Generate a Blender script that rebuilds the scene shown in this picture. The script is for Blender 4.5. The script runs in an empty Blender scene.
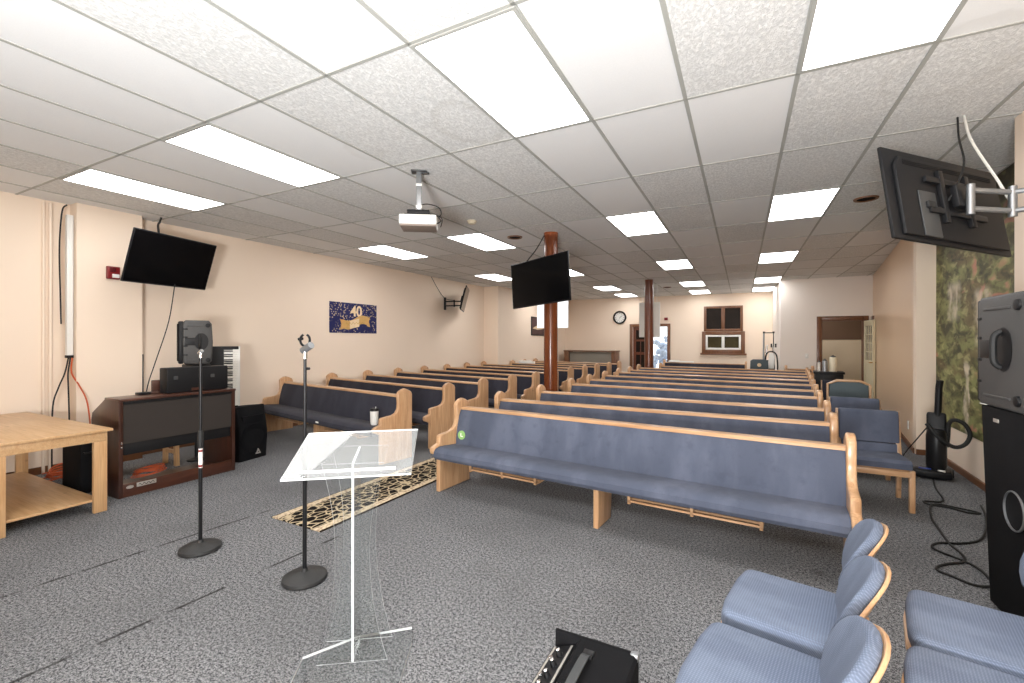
import bpy, bmesh, math, random
from mathutils import Vector, Matrix
random.seed(7)
PI = math.pi
R = math.radians
SC = bpy.context.scene
COL = SC.collection
EYE = 1.475

# ------------------------------------------------------------------ materials
def new_mat(name):
    m = bpy.data.materials.new(name); m.use_nodes = True
    nt = m.node_tree; nt.nodes.clear()
    out = nt.nodes.new('ShaderNodeOutputMaterial')
    return m, nt, out

class N:
    """tiny node helper"""
    def __init__(s, nt): s.nt = nt
    def node(s, t, **kw):
        n = s.nt.nodes.new(t)
        for k, v in kw.items():
            if k.startswith('i_'): n.inputs[k[2:].replace('_', ' ')].default_value = v
            else: setattr(n, k, v)
        return n
    def link(s, a, b): s.nt.links.new(a, b)
    def set(s, sock, v):
        if hasattr(v, 'is_output'): s.link(v, sock)
        else: sock.default_value = v
    def math(s, op, a, b=None, c=None, clamp=False):
        n = s.nt.nodes.new('ShaderNodeMath'); n.operation = op; n.use_clamp = clamp
        s.set(n.inputs[0], a)
        if b is not None: s.set(n.inputs[1], b)
        if c is not None: s.set(n.inputs[2], c)
        return n.outputs[0]
    def mix(s, f, a, b, mode='MIX'):
        n = s.nt.nodes.new('ShaderNodeMix'); n.data_type = 'RGBA'; n.blend_type = mode
        s.set(n.inputs[0], f); s.set(n.inputs[6], c4(a)); s.set(n.inputs[7], c4(b))
        return n.outputs[2]
    def ramp(s, f, p0, p1, smooth=False):
        n = s.nt.nodes.new('ShaderNodeMapRange')
        if smooth: n.interpolation_type = 'SMOOTHSTEP'
        s.set(n.inputs[0], f); n.inputs[1].default_value = p0; n.inputs[2].default_value = p1
        n.inputs[3].default_value = 0; n.inputs[4].default_value = 1
        return n.outputs[0]
    def noise(s, vec, scale, detail=3, rough=.55, dist=0):
        n = s.nt.nodes.new('ShaderNodeTexNoise')
        s.link(vec, n.inputs['Vector']); n.inputs['Scale'].default_value = scale
        n.inputs['Detail'].default_value = detail; n.inputs['Roughness'].default_value = rough
        n.inputs['Distortion'].default_value = dist
        return n.outputs[0]
    def coords(s): return s.nt.nodes.new('ShaderNodeTexCoord').outputs['Object']
    def scale(s, vec, v):
        n = s.nt.nodes.new('ShaderNodeMapping'); s.link(vec, n.inputs['Vector'])
        n.inputs['Scale'].default_value = v
        return n.outputs[0]
    def sep(s, vec):
        n = s.nt.nodes.new('ShaderNodeSeparateXYZ'); s.link(vec, n.inputs[0]); return n.outputs
    def bump(s, h, strength, dist=.01):
        n = s.nt.nodes.new('ShaderNodeBump'); s.link(h, n.inputs['Height'])
        n.inputs['Strength'].default_value = strength; n.inputs['Distance'].default_value = dist
        return n.outputs[0]
    def bsdf(s, out, color, rough=.5, metal=0., spec=.5, normal=None, sheen=0., coat=0.):
        b = s.nt.nodes.new('ShaderNodeBsdfPrincipled')
        s.set(b.inputs['Base Color'], c4(color)); s.set(b.inputs['Roughness'], rough)
        b.inputs['Metallic'].default_value = metal
        b.inputs['Specular IOR Level'].default_value = spec
        if sheen: b.inputs['Sheen Weight'].default_value = sheen
        if coat: b.inputs['Coat Weight'].default_value = coat; b.inputs['Coat Roughness'].default_value = .15
        if normal is not None: s.link(normal, b.inputs['Normal'])
        s.link(b.outputs[0], out.inputs[0]); return b

def c4(v):
    if hasattr(v, 'is_output'): return v
    return (v[0], v[1], v[2], 1.) if len(v) == 3 else v

def srgb(r, g, b):
    f = lambda c: (c/255/12.92) if c <= 10 else (((c/255)+.055)/1.055)**2.4
    return (f(r), f(g), f(b))

M = {}
def plain(name, col, rough=.5, metal=0., spec=.5, var=.06, scale=8., bump=0., bscale=200., coat=0.):
    m, nt, out = new_mat(name); n = N(nt); co = n.coords()
    nz = n.noise(co, scale, 3)
    a = tuple(c*(1-var) for c in col); b = tuple(min(1, c*(1+var)) for c in col)
    colr = n.mix(nz, a, b)
    nm = n.bump(n.noise(co, bscale, 2), bump, .004) if bump else None
    n.bsdf(out, colr, rough, metal, spec, nm, coat=coat)
    M[name] = m; return m

def wood(name, c1, c2, axis=0, scale=1., rough=.35, coat=.3, knots=True):
    m, nt, out = new_mat(name); n = N(nt); co = n.coords()
    st = [14*scale]*3; st[axis] = 1.2*scale
    v = n.scale(co, st)
    g = n.noise(v, 1.6, 4, .6, 1.2)
    st2 = [90*scale]*3; st2[axis] = 3*scale
    f = n.noise(n.scale(co, st2), 1.5, 2, .6)
    c = n.mix(n.ramp(g, .3, .72), c1, c2)
    c = n.mix(n.math('MULTIPLY', n.ramp(f, .45, .75), .35), c, tuple(x*.55 for x in c2))
    if knots:
        k = nt.nodes.new('ShaderNodeTexVoronoi'); n.link(n.scale(co, [5, 5, 5]), k.inputs['Vector'])
        k.inputs['Scale'].default_value = 1.0
        kk = n.ramp(k.outputs['Distance'], .10, .05)
        c = n.mix(n.math('MULTIPLY', kk, .6), c, tuple(x*.35 for x in c2))
    n.bsdf(out, c, rough, 0, .5, n.bump(f, .06, .002), coat=coat)
    M[name] = m; return m

def fabric(name, base, worn, dark, wscale=2.2, weave=420., sheen=.25, pattern=False):
    m, nt, out = new_mat(name); n = N(nt); co = n.coords()
    w = n.noise(n.scale(co, (1.8, 1., .55)), wscale, 5, .55)
    w2 = n.noise(co, wscale*5, 3, .6)
    c = n.mix(n.ramp(w, .40, .68, True), base, worn)
    c = n.mix(n.math('MULTIPLY', n.ramp(w2, .50, .75, True), .35), c, dark)
    f = n.noise(co, weave, 2, .7)
    c = n.mix(n.math('MULTIPLY', n.ramp(f, .35, .7), .35), c, tuple(x*.62 for x in base))
    h = f
    if pattern:
        xyz = n.sep(co)
        a = n.math('SINE', n.math('MULTIPLY', n.math('ADD', xyz[0], n.math('ADD', xyz[1], xyz[2])), 360.))
        b = n.math('SINE', n.math('MULTIPLY', n.math('SUBTRACT', xyz[0], n.math('ADD', xyz[1], xyz[2])), 360.))
        p = n.ramp(n.math('MULTIPLY', a, b), -.3, .8)
        c = n.mix(n.math('MULTIPLY', p, .45), c, tuple(min(1, x*1.55) for x in worn))
        h = p
    n.bsdf(out, c, .92, 0, .15, n.bump(h, .25, .003), sheen=sheen)
    M[name] = m; return m

def emit(name, col, s):
    m, nt, out = new_mat(name); n = N(nt)
    e = nt.nodes.new('ShaderNodeEmission'); e.inputs[0].default_value = c4(col); e.inputs[1].default_value = s
    n.link(e.outputs[0], out.inputs[0]); M[name] = m; return m

def acrylic(name, tint=(.97, .98, .98), haze=.05, ior=1.49):
    m, nt, out = new_mat(name); n = N(nt)
    t = nt.nodes.new('ShaderNodeBsdfTransparent'); t.inputs[0].default_value = c4(tint)
    g = nt.nodes.new('ShaderNodeBsdfGlossy'); g.inputs['Roughness'].default_value = .04
    d = nt.nodes.new('ShaderNodeBsdfDiffuse'); d.inputs[0].default_value = (.9, .92, .92, 1)
    fr = nt.nodes.new('ShaderNodeFresnel'); fr.inputs[0].default_value = ior
    m1 = nt.nodes.new('ShaderNodeMixShader'); m1.inputs[0].default_value = haze
    n.link(t.outputs[0], m1.inputs[1]); n.link(d.outputs[0], m1.inputs[2])
    m2 = nt.nodes.new('ShaderNodeMixShader'); ge = nt.nodes.new('ShaderNodeNewGeometry'); n.link(n.math('MULTIPLY', fr.outputs[0], n.math('SUBTRACT', 1., ge.outputs['Backfacing'])), m2.inputs[0])
    n.link(m1.outputs[0], m2.inputs[1]); n.link(g.outputs[0], m2.inputs[2])
    n.link(m2.outputs[0], out.inputs[0]); M[name] = m; return m

# carpet: flecked loop pile with two dark seams and worn patches
def carpet():
    m, nt, out = new_mat('carpet_pile'); n = N(nt); co = n.coords(); xyz = n.sep(co)
    f1 = n.noise(co, 62, 3, .8); f2 = n.noise(co, 150, 2, .8); big = n.noise(co, 1.1, 4, .6)
    c = n.mix(n.ramp(f1, .41, .60), srgb(50, 52, 55), srgb(143, 143, 145))
    c = n.mix(n.math('MULTIPLY', n.ramp(f2, .50, .62), .6), c, srgb(176, 176, 177))
    c = n.mix(n.math('MULTIPLY', n.ramp(f2, .48, .38), .6), c, srgb(34, 35, 38))
    c = n.mix(n.math('MULTIPLY', n.ramp(big, .42, .72, True), .35), c, srgb(84, 84, 85))
    # seams
    def seam(x0, y0, x1, y1):
        L = math.hypot(x1-x0, y1-y0); nx, ny = -(y1-y0)/L, (x1-x0)/L
        d = n.math('ADD', n.math('MULTIPLY', xyz[0], nx), n.math('MULTIPLY', xyz[1], ny))
        d = n.math('ABSOLUTE', n.math('ADD', d, -(x0*nx+y0*ny)))
        wv = n.noise(co, 6, 3); d = n.math('ADD', d, n.math('MULTIPLY', n.math('SUBTRACT', wv, .5), .01))
        gaps = n.ramp(n.noise(co, 7.5, 3), .38, .52)
        inside = n.math('MULTIPLY', n.ramp(xyz[1], 2.7, 2.4), n.ramp(d, .016, .004))
        return n.math('MULTIPLY', inside, gaps)
    s = n.math('MAXIMUM', seam(-3.77, .94, -3.64, 2.51), seam(-2.79, .75, -2.73, 1.81))
    c = n.mix(n.math('MULTIPLY', s, .85), c, srgb(38, 36, 34))
    st = nt.nodes.new('ShaderNodeTexVoronoi'); n.link(co, st.inputs['Vector']); st.inputs['Scale'].default_value = 1.7
    spot = n.math('MULTIPLY', n.ramp(n.math('ADD', st.outputs['Distance'], n.math('MULTIPLY', n.noise(co, 14, 3), .12)), .16, .06), .55)
    c = n.mix(spot, c, srgb(58, 54, 48))
    n.bsdf(out, c, 1.0, 0, .05, n.bump(f2, .35, .004))
    M['carpet_pile'] = m

GX0, GDX, GY0, GDY = -.324, .61, 1.824, 1.2369
def ceiling_mat():
    m, nt, out = new_mat('ceiling_tiles'); n = N(nt); co = n.coords(); xyz = n.sep(co)
    ix = n.math('FLOOR', n.math('DIVIDE', n.math('SUBTRACT', xyz[0], GX0), GDX))
    iy = n.math('FLOOR', n.math('DIVIDE', n.math('SUBTRACT', xyz[1], GY0), GDY))
    cb = nt.nodes.new('ShaderNodeCombineXYZ'); n.link(ix, cb.inputs[0]); n.link(iy, cb.inputs[1])
    wn = nt.nodes.new('ShaderNodeTexWhiteNoise'); wn.noise_dimensions = '2D'; n.link(cb.outputs[0], wn.inputs['Vector'])
    kind = n.math('GREATER_THAN', wn.outputs['Value'], .5)
    sx = n.noise(n.scale(co, (1., .55, 1.)), 60, 4, .65, .6)
    fis = n.ramp(sx, .40, .66)
    fine = n.noise(co, 160, 2, .6)
    smooth = n.mix(fine, srgb(228, 228, 227), srgb(238, 238, 237))
    rough = n.mix(fis, srgb(211, 211, 209), srgb(242, 242, 240))
    c = n.mix(kind, smooth, rough)
    c = n.mix(n.math('MULTIPLY', wn.outputs['Value'], .06), c, srgb(196, 196, 194))
    # faint ring-shaped water stains on two tiles
    for (cx, cy, r, k) in ((-1.75, 2.72, .24, .22), (-2.75, 2.72, .13, .12), (1.05, 3.35, .3, .14)):
        dx = n.math('SUBTRACT', xyz[0], cx); dy = n.math('MULTIPLY', n.math('SUBTRACT', xyz[1], cy), .75)
        d = n.math('SQRT', n.math('ADD', n.math('MULTIPLY', dx, dx), n.math('MULTIPLY', dy, dy)))
        d = n.math('ADD', d, n.math('MULTIPLY', n.math('SUBTRACT', n.noise(co, 5, 3), .5), .14))
        ring = n.math('MULTIPLY', n.ramp(d, r-.07, r, True), n.ramp(d, r+.02, r))
        c = n.mix(n.math('MULTIPLY', ring, k), c, srgb(176, 172, 164))
    h = n.math('MULTIPLY', n.math('MULTIPLY', fis, kind), 1.)
    n.bsdf(out, c, .95, 0, .1, n.bump(h, .5, .004))
    M['ceiling_tiles'] = m

def mural_mat():
    m, nt, out = new_mat('painted_mural'); n = N(nt); co = n.coords(); xyz = n.sep(co)
    cs = n.scale(co, (0, .45, 1))
    a = n.noise(cs, 2.3, 3, .55, .8); b = n.noise(cs, 6, 3, .55, .7); d = n.noise(cs, 1.7, 3, .5); e = n.noise(cs, 12, 2, .5, .4)
    c = n.mix(n.ramp(b, .34, .64, True), srgb(70, 66, 38), srgb(140, 142, 88))
    c = n.mix(n.math('MULTIPLY', n.ramp(a, .50, .62, True), .8), c, srgb(112, 96, 64))
    c = n.mix(n.math('MULTIPLY', n.ramp(e, .54, .70, True), .6), c, srgb(186, 180, 126))
    c = n.mix(n.math('MULTIPLY', n.ramp(e, .46, .34, True), .6), c, srgb(48, 46, 28))
    # flower clumps
    fl = n.math('MULTIPLY', n.ramp(n.noise(cs, 6, 2, .5, .5), .55, .62, True), n.ramp(d, .52, .60, True))
    c = n.mix(n.math('MULTIPLY', fl, .8), c, srgb(196, 128, 112))
    # pale falls of water, streaked downwards
    def fall(y0, z0, z1, w, k):
        wob = n.math('MULTIPLY', n.math('SUBTRACT', n.noise(n.scale(co, (0, .6, 1)), 6, 3), .5), .35)
        dy = n.math('ABSOLUTE', n.math('ADD', n.math('SUBTRACT', xyz[1], y0), wob))
        f = n.math('MULTIPLY', n.ramp(dy, w, w*.35, True), n.math('MULTIPLY', n.ramp(xyz[2], z0-.08, z0+.05, True), n.ramp(xyz[2], z1+.05, z1-.08, True)))
        return n.math('MULTIPLY', n.math('MULTIPLY', f, n.ramp(n.noise(n.scale(co, (0, 1.2, .8)), 5, 2), .34, .58)), k)
    for q in ((6.15, 1.62, 2.0, .26, .8), (5.95, 1.35, 1.66, .42, .85), (6.95, 1.75, 2.15, .26, .8), (6.55, .5, 1.25, .09, .95)):
        c = n.mix(fall(*q), c, srgb(222, 208, 184))
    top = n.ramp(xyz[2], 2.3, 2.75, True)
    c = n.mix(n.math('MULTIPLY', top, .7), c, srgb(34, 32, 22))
    n.bsdf(out, c, .55, 0, .3)
    M['painted_mural'] = m

def banner_mat():
    m, nt, out = new_mat('navy_banner_print'); n = N(nt); co = n.coords(); xyz = n.sep(co)
    c = n.mix(n.noise(co, 6, 2), srgb(20, 22, 66), srgb(38, 44, 104))
    v = nt.nodes.new('ShaderNodeTexVoronoi'); n.link(co, v.inputs['Vector']); v.inputs['Scale'].default_value = 24
    dens = n.ramp(n.noise(co, 3.2, 2), .36, .52)
    sp = n.math('MULTIPLY', n.ramp(v.outputs['Distance'], .36, .22), dens)
    c = n.mix(sp, c, srgb(206, 184, 150))
    n.bsdf(out, c, .5, 0, .3); M['navy_banner_print'] = m

def rug_mat():
    m, nt, out = new_mat('runner_rug_pile'); n = N(nt); co = n.coords(); xyz = n.sep(co)
    ax = n.math('ABSOLUTE', xyz[0])
    inner = n.ramp(ax, .222, .218)
    v = nt.nodes.new('ShaderNodeTexVoronoi'); v.feature = 'DISTANCE_TO_EDGE'
    n.link(n.scale(co, (1, .7, 1)), v.inputs['Vector']); v.inputs['Scale'].default_value = 15
    lace = n.ramp(n.math('ADD', v.outputs['Distance'], n.math('MULTIPLY', n.noise(co, 30, 2), .12)), .16, .09)
    field = n.mix(lace, srgb(26, 22, 22), srgb(190, 172, 142))
    w = n.noise(co, 44, 2)
    border = n.mix(n.math('MULTIPLY', n.ramp(w, .5, .58), .6), srgb(208, 190, 162), srgb(110, 84, 66))
    edge = n.ramp(ax, .288, .291)
    c = n.mix(inner, border, field); c = n.mix(edge, c, srgb(42, 34, 30))
    n.bsdf(out, c, 1, 0, .05, n.bump(n.noise(co, 300, 2), .3, .003)); M['runner_rug_pile'] = m

carpet(); ceiling_mat(); mural_mat(); banner_mat(); rug_mat()
plain('wall_paint', srgb(241, 222, 202), .6, 0, .3, .025, 1.5, .05, 90)
plain('panel_wall_paint', srgb(234, 202, 168), .28, 0, .5, .03, 1.2)
plain('white_wall_paint', srgb(246, 238, 230), .6, 0, .3, .02, 1.5)
plain('grid_metal', srgb(170, 170, 164), .5, 0, .4, .02)
plain('brown_trim', srgb(112, 72, 44), .4, 0, .5, .15, 14)
plain('black_plastic', (.009, .009, .010), .45, 0, .25, .1)
plain('black_tolex', (.008, .008, .009), .65, 0, .08, .2, 30, .5, 500)
plain('black_rubber', (.014, .014, .014), .6, 0, .4, .1)
plain('black_metal', (.010, .010, .011), .36, 0, .3, .1)
plain('cast_iron', (.03, .03, .03), .5, .2, .5, .15, 40, .3, 160)
plain('screen_glass', (.003, .003, .0035), .14, 0, .14, .05)
plain('speaker_shell', srgb(72, 71, 70), .5, 0, .4, .06, 20, .25, 600)
plain('speaker_grille', (.006, .006, .007), .7, 0, .08, .2, 200)
plain('dark_grille_cloth', srgb(58, 53, 50), .9, 0, .1, .2, 260, .3, 600)
plain('chrome', (.72, .72, .72), .2, 1., .5, .02)
plain('grey_metal', (.32, .33, .34), .38, .8, .5, .04)
plain('dark_metal', (.075, .078, .08), .45, .5, .5, .05)
plain('white_plastic', srgb(232, 231, 226), .4, 0, .5, .02)
plain('grey_plastic', srgb(132, 118, 108), .5, 0, .4, .03)
plain('beige_plastic', srgb(214, 204, 180), .45, 0, .4, .02)
plain('white_paper', srgb(240, 238, 232), .8, 0, .2, .02)
plain('white_cable', srgb(225, 222, 214), .5, 0, .4, .02)
plain('orange_cable', srgb(196, 92, 54), .5, 0, .4, .05)
plain('red_plastic', srgb(128, 22, 26), .4, 0, .5, .04)
plain('silver_trim', srgb(196, 192, 184), .35, .6, .5, .03)
plain('gold_foil', srgb(214, 170, 104), .4, .35, .5, .18, 20)
plain('pale_gold', srgb(238, 214, 176), .5, .1, .4, .12, 14)
plain('green_sticker', srgb(150, 196, 120), .6, 0, .3, .02)
plain('grey_green_fabric', srgb(92, 103, 108), .9, 0, .15, .1, 30, .3, 400)
plain('dark_fabric', srgb(44, 46, 54), .95, 0, .1, .1, 30, .3, 400)
plain('cream_paint', srgb(222, 212, 180), .4, 0, .4, .03)
plain('beige_wall', srgb(214, 196, 170), .6, 0, .3, .06, 2)
plain('brown_wall', srgb(104, 80, 62), .6, 0, .3, .06, 2)
plain('dark_pane', srgb(38, 32, 28), .3, 0, .06, .4, 3)
plain('green_pane', srgb(66, 58, 34), .3, 0, .06, .5, 5)
plain('clock_face', srgb(226, 224, 218), .5, 0, .3, .01)
plain('blue_plastic', srgb(30, 60, 140), .35, 0, .5, .05)
plain('brass', srgb(190, 150, 80), .3, .9, .5, .03)
plain('frosted_edge', srgb(236, 238, 238), .35, 0, .5, .02)
plain('shrub_leaf', srgb(165, 182, 205), .8, 0, .2, .4, 9)
plain('canvas_print', srgb(84, 62, 60), .6, 0, .3, .6, 3)
plain('white_key', srgb(238, 236, 228), .3, 0, .5, .01)
plain('grey_panel', srgb(150, 143, 132), .7, 0, .3, .2, 40)
wood('oak_x', srgb(214, 174, 134), srgb(184, 138, 97), 0)
wood('oak_y', srgb(214, 174, 134), srgb(184, 138, 97), 1)
wood('oak_z', srgb(214, 174, 134), srgb(184, 138, 97), 2)
wood('birch_x', srgb(208, 172, 130), srgb(188, 146, 100), 0, .8, .4, .15)
wood('birch_z', srgb(208, 170, 126), srgb(188, 144, 98), 2, .8, .4, .15)
wood('walnut_y', srgb(80, 44, 29), srgb(54, 28, 19), 1, 1, .35, .3, False)
wood('walnut_z', srgb(70, 38, 26), srgb(46, 24, 17), 2, 1, .35, .3, False)
wood('column_wood', srgb(164, 90, 50), srgb(130, 64, 34), 2, .8, .26, .5, False)
wood('dark_column_wood', srgb(120, 62, 34), srgb(84, 40, 22), 2, .8, .3, .4, False)
wood('brown_oak', srgb(128, 84, 52), srgb(98, 60, 36), 2, 1, .4, .2, False)
fabric('pew_fabric', srgb(83, 89, 105), srgb(100, 106, 123), srgb(65, 69, 83), sheen=.05)
fabric('shaded_pew_fabric', srgb(52, 52, 62), srgb(62, 62, 72), srgb(44, 44, 52), sheen=.08)  # darkened copy of pew_fabric, the left block's dimmer light put into the colour
fabric('chair_fabric', srgb(90, 99, 118), srgb(108, 118, 136), srgb(78, 86, 104), 3, 500, .04, True)
acrylic('clear_acrylic', haze=.006)
acrylic('acrylic_top', haze=.13, ior=1.26)
acrylic('clear_glass', haze=.02)
emit('light_diffuser', (1, .99, .98), 10.5)
emit('lit_screen', (1, 1, 1), 1.3)

# ------------------------------------------------------------------ mesh helpers
def BM(): return bmesh.new()
def merge(dst, src, mtx=None):
    if mtx is not None: src.transform(mtx)
    me = bpy.data.meshes.new('tmp'); src.to_mesh(me); src.free()
    dst.from_mesh(me); bpy.data.meshes.remove(me)
def bevel(b, w, seg=2, angle=None):
    ed = [e for e in b.edges if len(e.link_faces) == 2 and (e.calc_face_angle(0) > (angle or .5))]
    if ed: bmesh.ops.bevel(b, geom=ed, offset=w, segments=seg, profile=.5, affect='EDGES', clamp_overlap=True)
def box(bm, c, s, bev=0., rot=None, seg=2):
    b = BM(); bmesh.ops.create_cube(b, size=1)
    bmesh.ops.scale(b, vec=s, verts=b.verts)
    if bev: bevel(b, min(bev, min(s)*.45), seg)
    m = Matrix.Translation(c)
    if rot is not None: m = m @ (rot.to_4x4() if not isinstance(rot, tuple) else Matrix.Rotation(rot[0], 4, rot[1]))
    merge(bm, b, m)
def box2(bm, lo, hi, bev=0., seg=2):
    lo = Vector(lo); hi = Vector(hi); box(bm, (lo+hi)/2, hi-lo, bev, None, seg)
def prism(bm, pts, t0, t1, axis='x', bev=0., seg=2, mtx=None):
    """closed 2-D outline pulled out between t0 and t1. axis x: (y,z); y: (x,z); z: (x,y)"""
    b = BM()
    def P(p, t): return {'x': (t, p[0], p[1]), 'y': (p[0], t, p[1]), 'z': (p[0], p[1], t)}[axis]
    a = [b.verts.new(P(p, t0)) for p in pts]; c = [b.verts.new(P(p, t1)) for p in pts]
    n = len(pts)
    b.faces.new(a); b.faces.new(c[::-1])
    for i in range(n): b.faces.new((a[i], c[i], c[(i+1) % n], a[(i+1) % n]))
    bmesh.ops.recalc_face_normals(b, faces=b.faces)
    if bev:
        caps = [e for e in b.edges if len(e.link_faces) == 2 and any(len(f.verts) == n and n > 4 or f.normal.dot(Vector(P((0, 0), 1)).normalized()) ** 2 > .98 for f in e.link_faces)]
        bmesh.ops.bevel(b, geom=caps, offset=bev, segments=seg, profile=.5, affect='EDGES', clamp_overlap=True)
    merge(bm, b, mtx)
def catmull(pts, k=6):
    pts = [Vector(p) for p in pts]
    if len(pts) < 3: return pts
    q = [2*pts[0]-pts[1]]+pts+[2*pts[-1]-pts[-2]]; o = []
    for i in range(1, len(q)-2):
        for j in range(k):
            t = j/k; a, b, c, d = q[i-1], q[i], q[i+1], q[i+2]
            o.append(.5*((2*b)+(c-a)*t+(2*a-5*b+4*c-d)*t*t+(3*b-a-3*c+d)*t**3))
    o.append(pts[-1]); return o
def tube(bm, pts, r, seg=8, smooth=0, closed=False, radii=None):
    pts = catmull(pts, smooth) if smooth else [Vector(p) for p in pts]
    n = len(pts); rings = []; prev = None
    for i, p in enumerate(pts):
        a = pts[(i-1) % n] if (closed or i > 0) else pts[i]; b = pts[(i+1) % n] if (closed or i < n-1) else pts[i]
        t = (b-a); t = t.normalized() if t.length > 1e-9 else Vector((0, 0, 1))
        if prev is None:
            u = t.orthogonal().normalized()
        else:
            u = prev-t*prev.dot(t); u = u.normalized() if u.length > 1e-6 else t.orthogonal().normalized()
        prev = u; v = t.cross(u); rr = radii[i] if radii else r
        rings.append([bm.verts.new(p+u*rr*math.cos(2*PI*k/seg)+v*rr*math.sin(2*PI*k/seg)) for k in range(seg)])
    for i in range(n if closed else n-1):
        A = rings[i]; B = rings[(i+1) % n]
        for k in range(seg): bm.faces.new((A[k], A[(k+1) % seg], B[(k+1) % seg], B[k]))
    if not closed:
        bm.faces.new(rings[0][::-1]); bm.faces.new(rings[-1])
def lathe(bm, prof, seg=32, mtx=None):
    b = BM(); rings = []
    for r, z in prof:
        if r < 1e-6: rings.append([b.verts.new((0, 0, z))])
        else: rings.append([b.verts.new((r*math.cos(2*PI*k/seg), r*math.sin(2*PI*k/seg), z)) for k in range(seg)])
    for A, B in zip(rings, rings[1:]):
        for k in range(seg):
            k2 = (k+1) % seg
            if len(A) == 1 and len(B) == 1: continue
            if len(A) == 1: b.faces.new((A[0], B[k2], B[k]))
            elif len(B) == 1: b.faces.new((A[k], A[k2], B[0]))
            else: b.faces.new((A[k], A[k2], B[k2], B[k]))
    if len(rings[0]) > 1 and len(rings[-1]) > 1:
        A, B = rings[-1], rings[0]
        for k in range(seg): b.faces.new((A[k], A[(k+1) % seg], B[(k+1) % seg], B[k]))
    elif len(rings[0]) > 1: b.faces.new(rings[0])
    elif len(rings[-1]) > 1: b.faces.new(rings[-1])
    bmesh.ops.recalc_face_normals(b, faces=b.faces)
    merge(bm, b, mtx)
def cyl(bm, p0, p1, r, seg=16):
    tube(bm, [p0, p1], r, seg)
def obj(name, bm, mat, parent=None, smooth=True, **props):
    me = bpy.data.meshes.new(name); bmesh.ops.recalc_face_normals(bm, faces=bm.faces)
    bm.to_mesh(me); bm.free()
    mats = mat if isinstance(mat, (list, tuple)) else [mat]
    for x in mats: me.materials.append(M[x])
    if smooth:
        for p in me.polygons: p.use_smooth = True
        me.set_sharp_from_angle(angle=R(38))
    o = bpy.data.objects.new(name, me); COL.objects.link(o)
    if parent is not None: o.parent = parent
    for k, v in props.items(): o[k] = v
    return o
def mesh(name, fn, mat, parent=None, smooth=True, **props):
    b = BM(); fn(b); return obj(name, b, mat, parent, smooth, **props)
def thing(name, label, cat, loc=(0, 0, 0), rz=0., group=None, rot=None):
    o = bpy.data.objects.new(name, None); COL.objects.link(o); o.empty_display_size = .1
    o.location = loc; o.rotation_euler = rot if rot else (0, 0, rz)
    o['label'] = label; o['category'] = cat
    if group: o['group'] = group
    return o
def tag(o, label, cat, group=None, kind=None):
    o['label'] = label; o['category'] = cat
    if group: o['group'] = group
    if kind: o['kind'] = kind
    return o
def struct(o): o['kind'] = 'structure'; return o
def text_mesh(bm, body, size, depth, mtx, bold=0.):
    cu = bpy.data.curves.new('lettering', 'FONT'); cu.body = body; cu.size = size; cu.extrude = depth; cu.offset = bold
    cu.align_x = 'CENTER'; cu.align_y = 'CENTER'
    o = bpy.data.objects.new('lettering', cu); COL.objects.link(o)
    dg = bpy.context.evaluated_depsgraph_get(); me = bpy.data.meshes.new_from_object(o.evaluated_get(dg))
    me.transform(mtx); bm.from_mesh(me); bpy.data.meshes.remove(me); bpy.data.objects.remove(o); bpy.data.curves.remove(cu)
ORD = ['first', 'second', 'third', 'fourth', 'fifth', 'sixth', 'seventh', 'eighth', 'ninth', 'tenth', 'eleventh', 'twelfth']

def cz(y): return EYE+1.533+.0055*y            # ceiling height, rising a little towards the back

# ------------------------------------------------------------------ camera
cd = bpy.data.cameras.new('camera'); cam = bpy.data.objects.new('camera', cd); COL.objects.link(cam)
cd.sensor_fit = 'HORIZONTAL'; cd.sensor_width = 36.; cd.lens = 448/1024*36.; cd.shift_y = -1/1024; cd.clip_start = .02; cd.clip_end = 200
cam.location = (0, 0, EYE)
cam.rotation_euler = (R(90), R(-.1), .4742)
SC.camera = cam

# ------------------------------------------------------------------ room shell
WL, WL2, YB, FY = -6.85, -6.36, 17.1, -2.3
mesh('floor', lambda b: box2(b, (-7.1, FY-.2, -.1), (3.3, 17.4, 0)), 'carpet_pile', smooth=False, kind='structure')
def ceil_fn(b):
    vs = []
    for z in (0, .08):
        for x, y in ((-7.1, FY-.2), (3.3, FY-.2), (3.3, 17.4), (-7.1, 17.4)): vs.append(b.verts.new((x, y, cz(y)+z)))
    for f in ((0, 1, 2, 3), (4, 5, 6, 7), (0, 1, 5, 4), (1, 2, 6, 5), (2, 3, 7, 6), (3, 0, 4, 7)): b.faces.new([vs[i] for i in f])
mesh('ceiling', ceil_fn, 'ceiling_tiles', smooth=False, kind='structure')
def grid_fn(b):
    def bar(x0, x1, y0, y1):
        vs = []
        for z in (-.005, .004):
            for x, y in ((x0, y0), (x1, y0), (x1, y1), (x0, y1)): vs.append(b.verts.new((x, y, cz(y)+z)))
        for f in ((0, 1, 2, 3), (4, 5, 6, 7), (0, 1, 5, 4), (1, 2, 6, 5), (2, 3, 7, 6), (3, 0, 4, 7)): b.faces.new([vs[i] for i in f])
    for i in range(-10, 6):
        x = GX0+GDX*i; bar(x-.012, x+.012, FY, YB)
    for j in range(-3, 13):
        y = GY0+GDY*j; bar(WL, 3.0, y-.010, y+.010)
mesh('trim_1', grid_fn, 'grid_metal', smooth=False, kind='structure')

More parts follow.
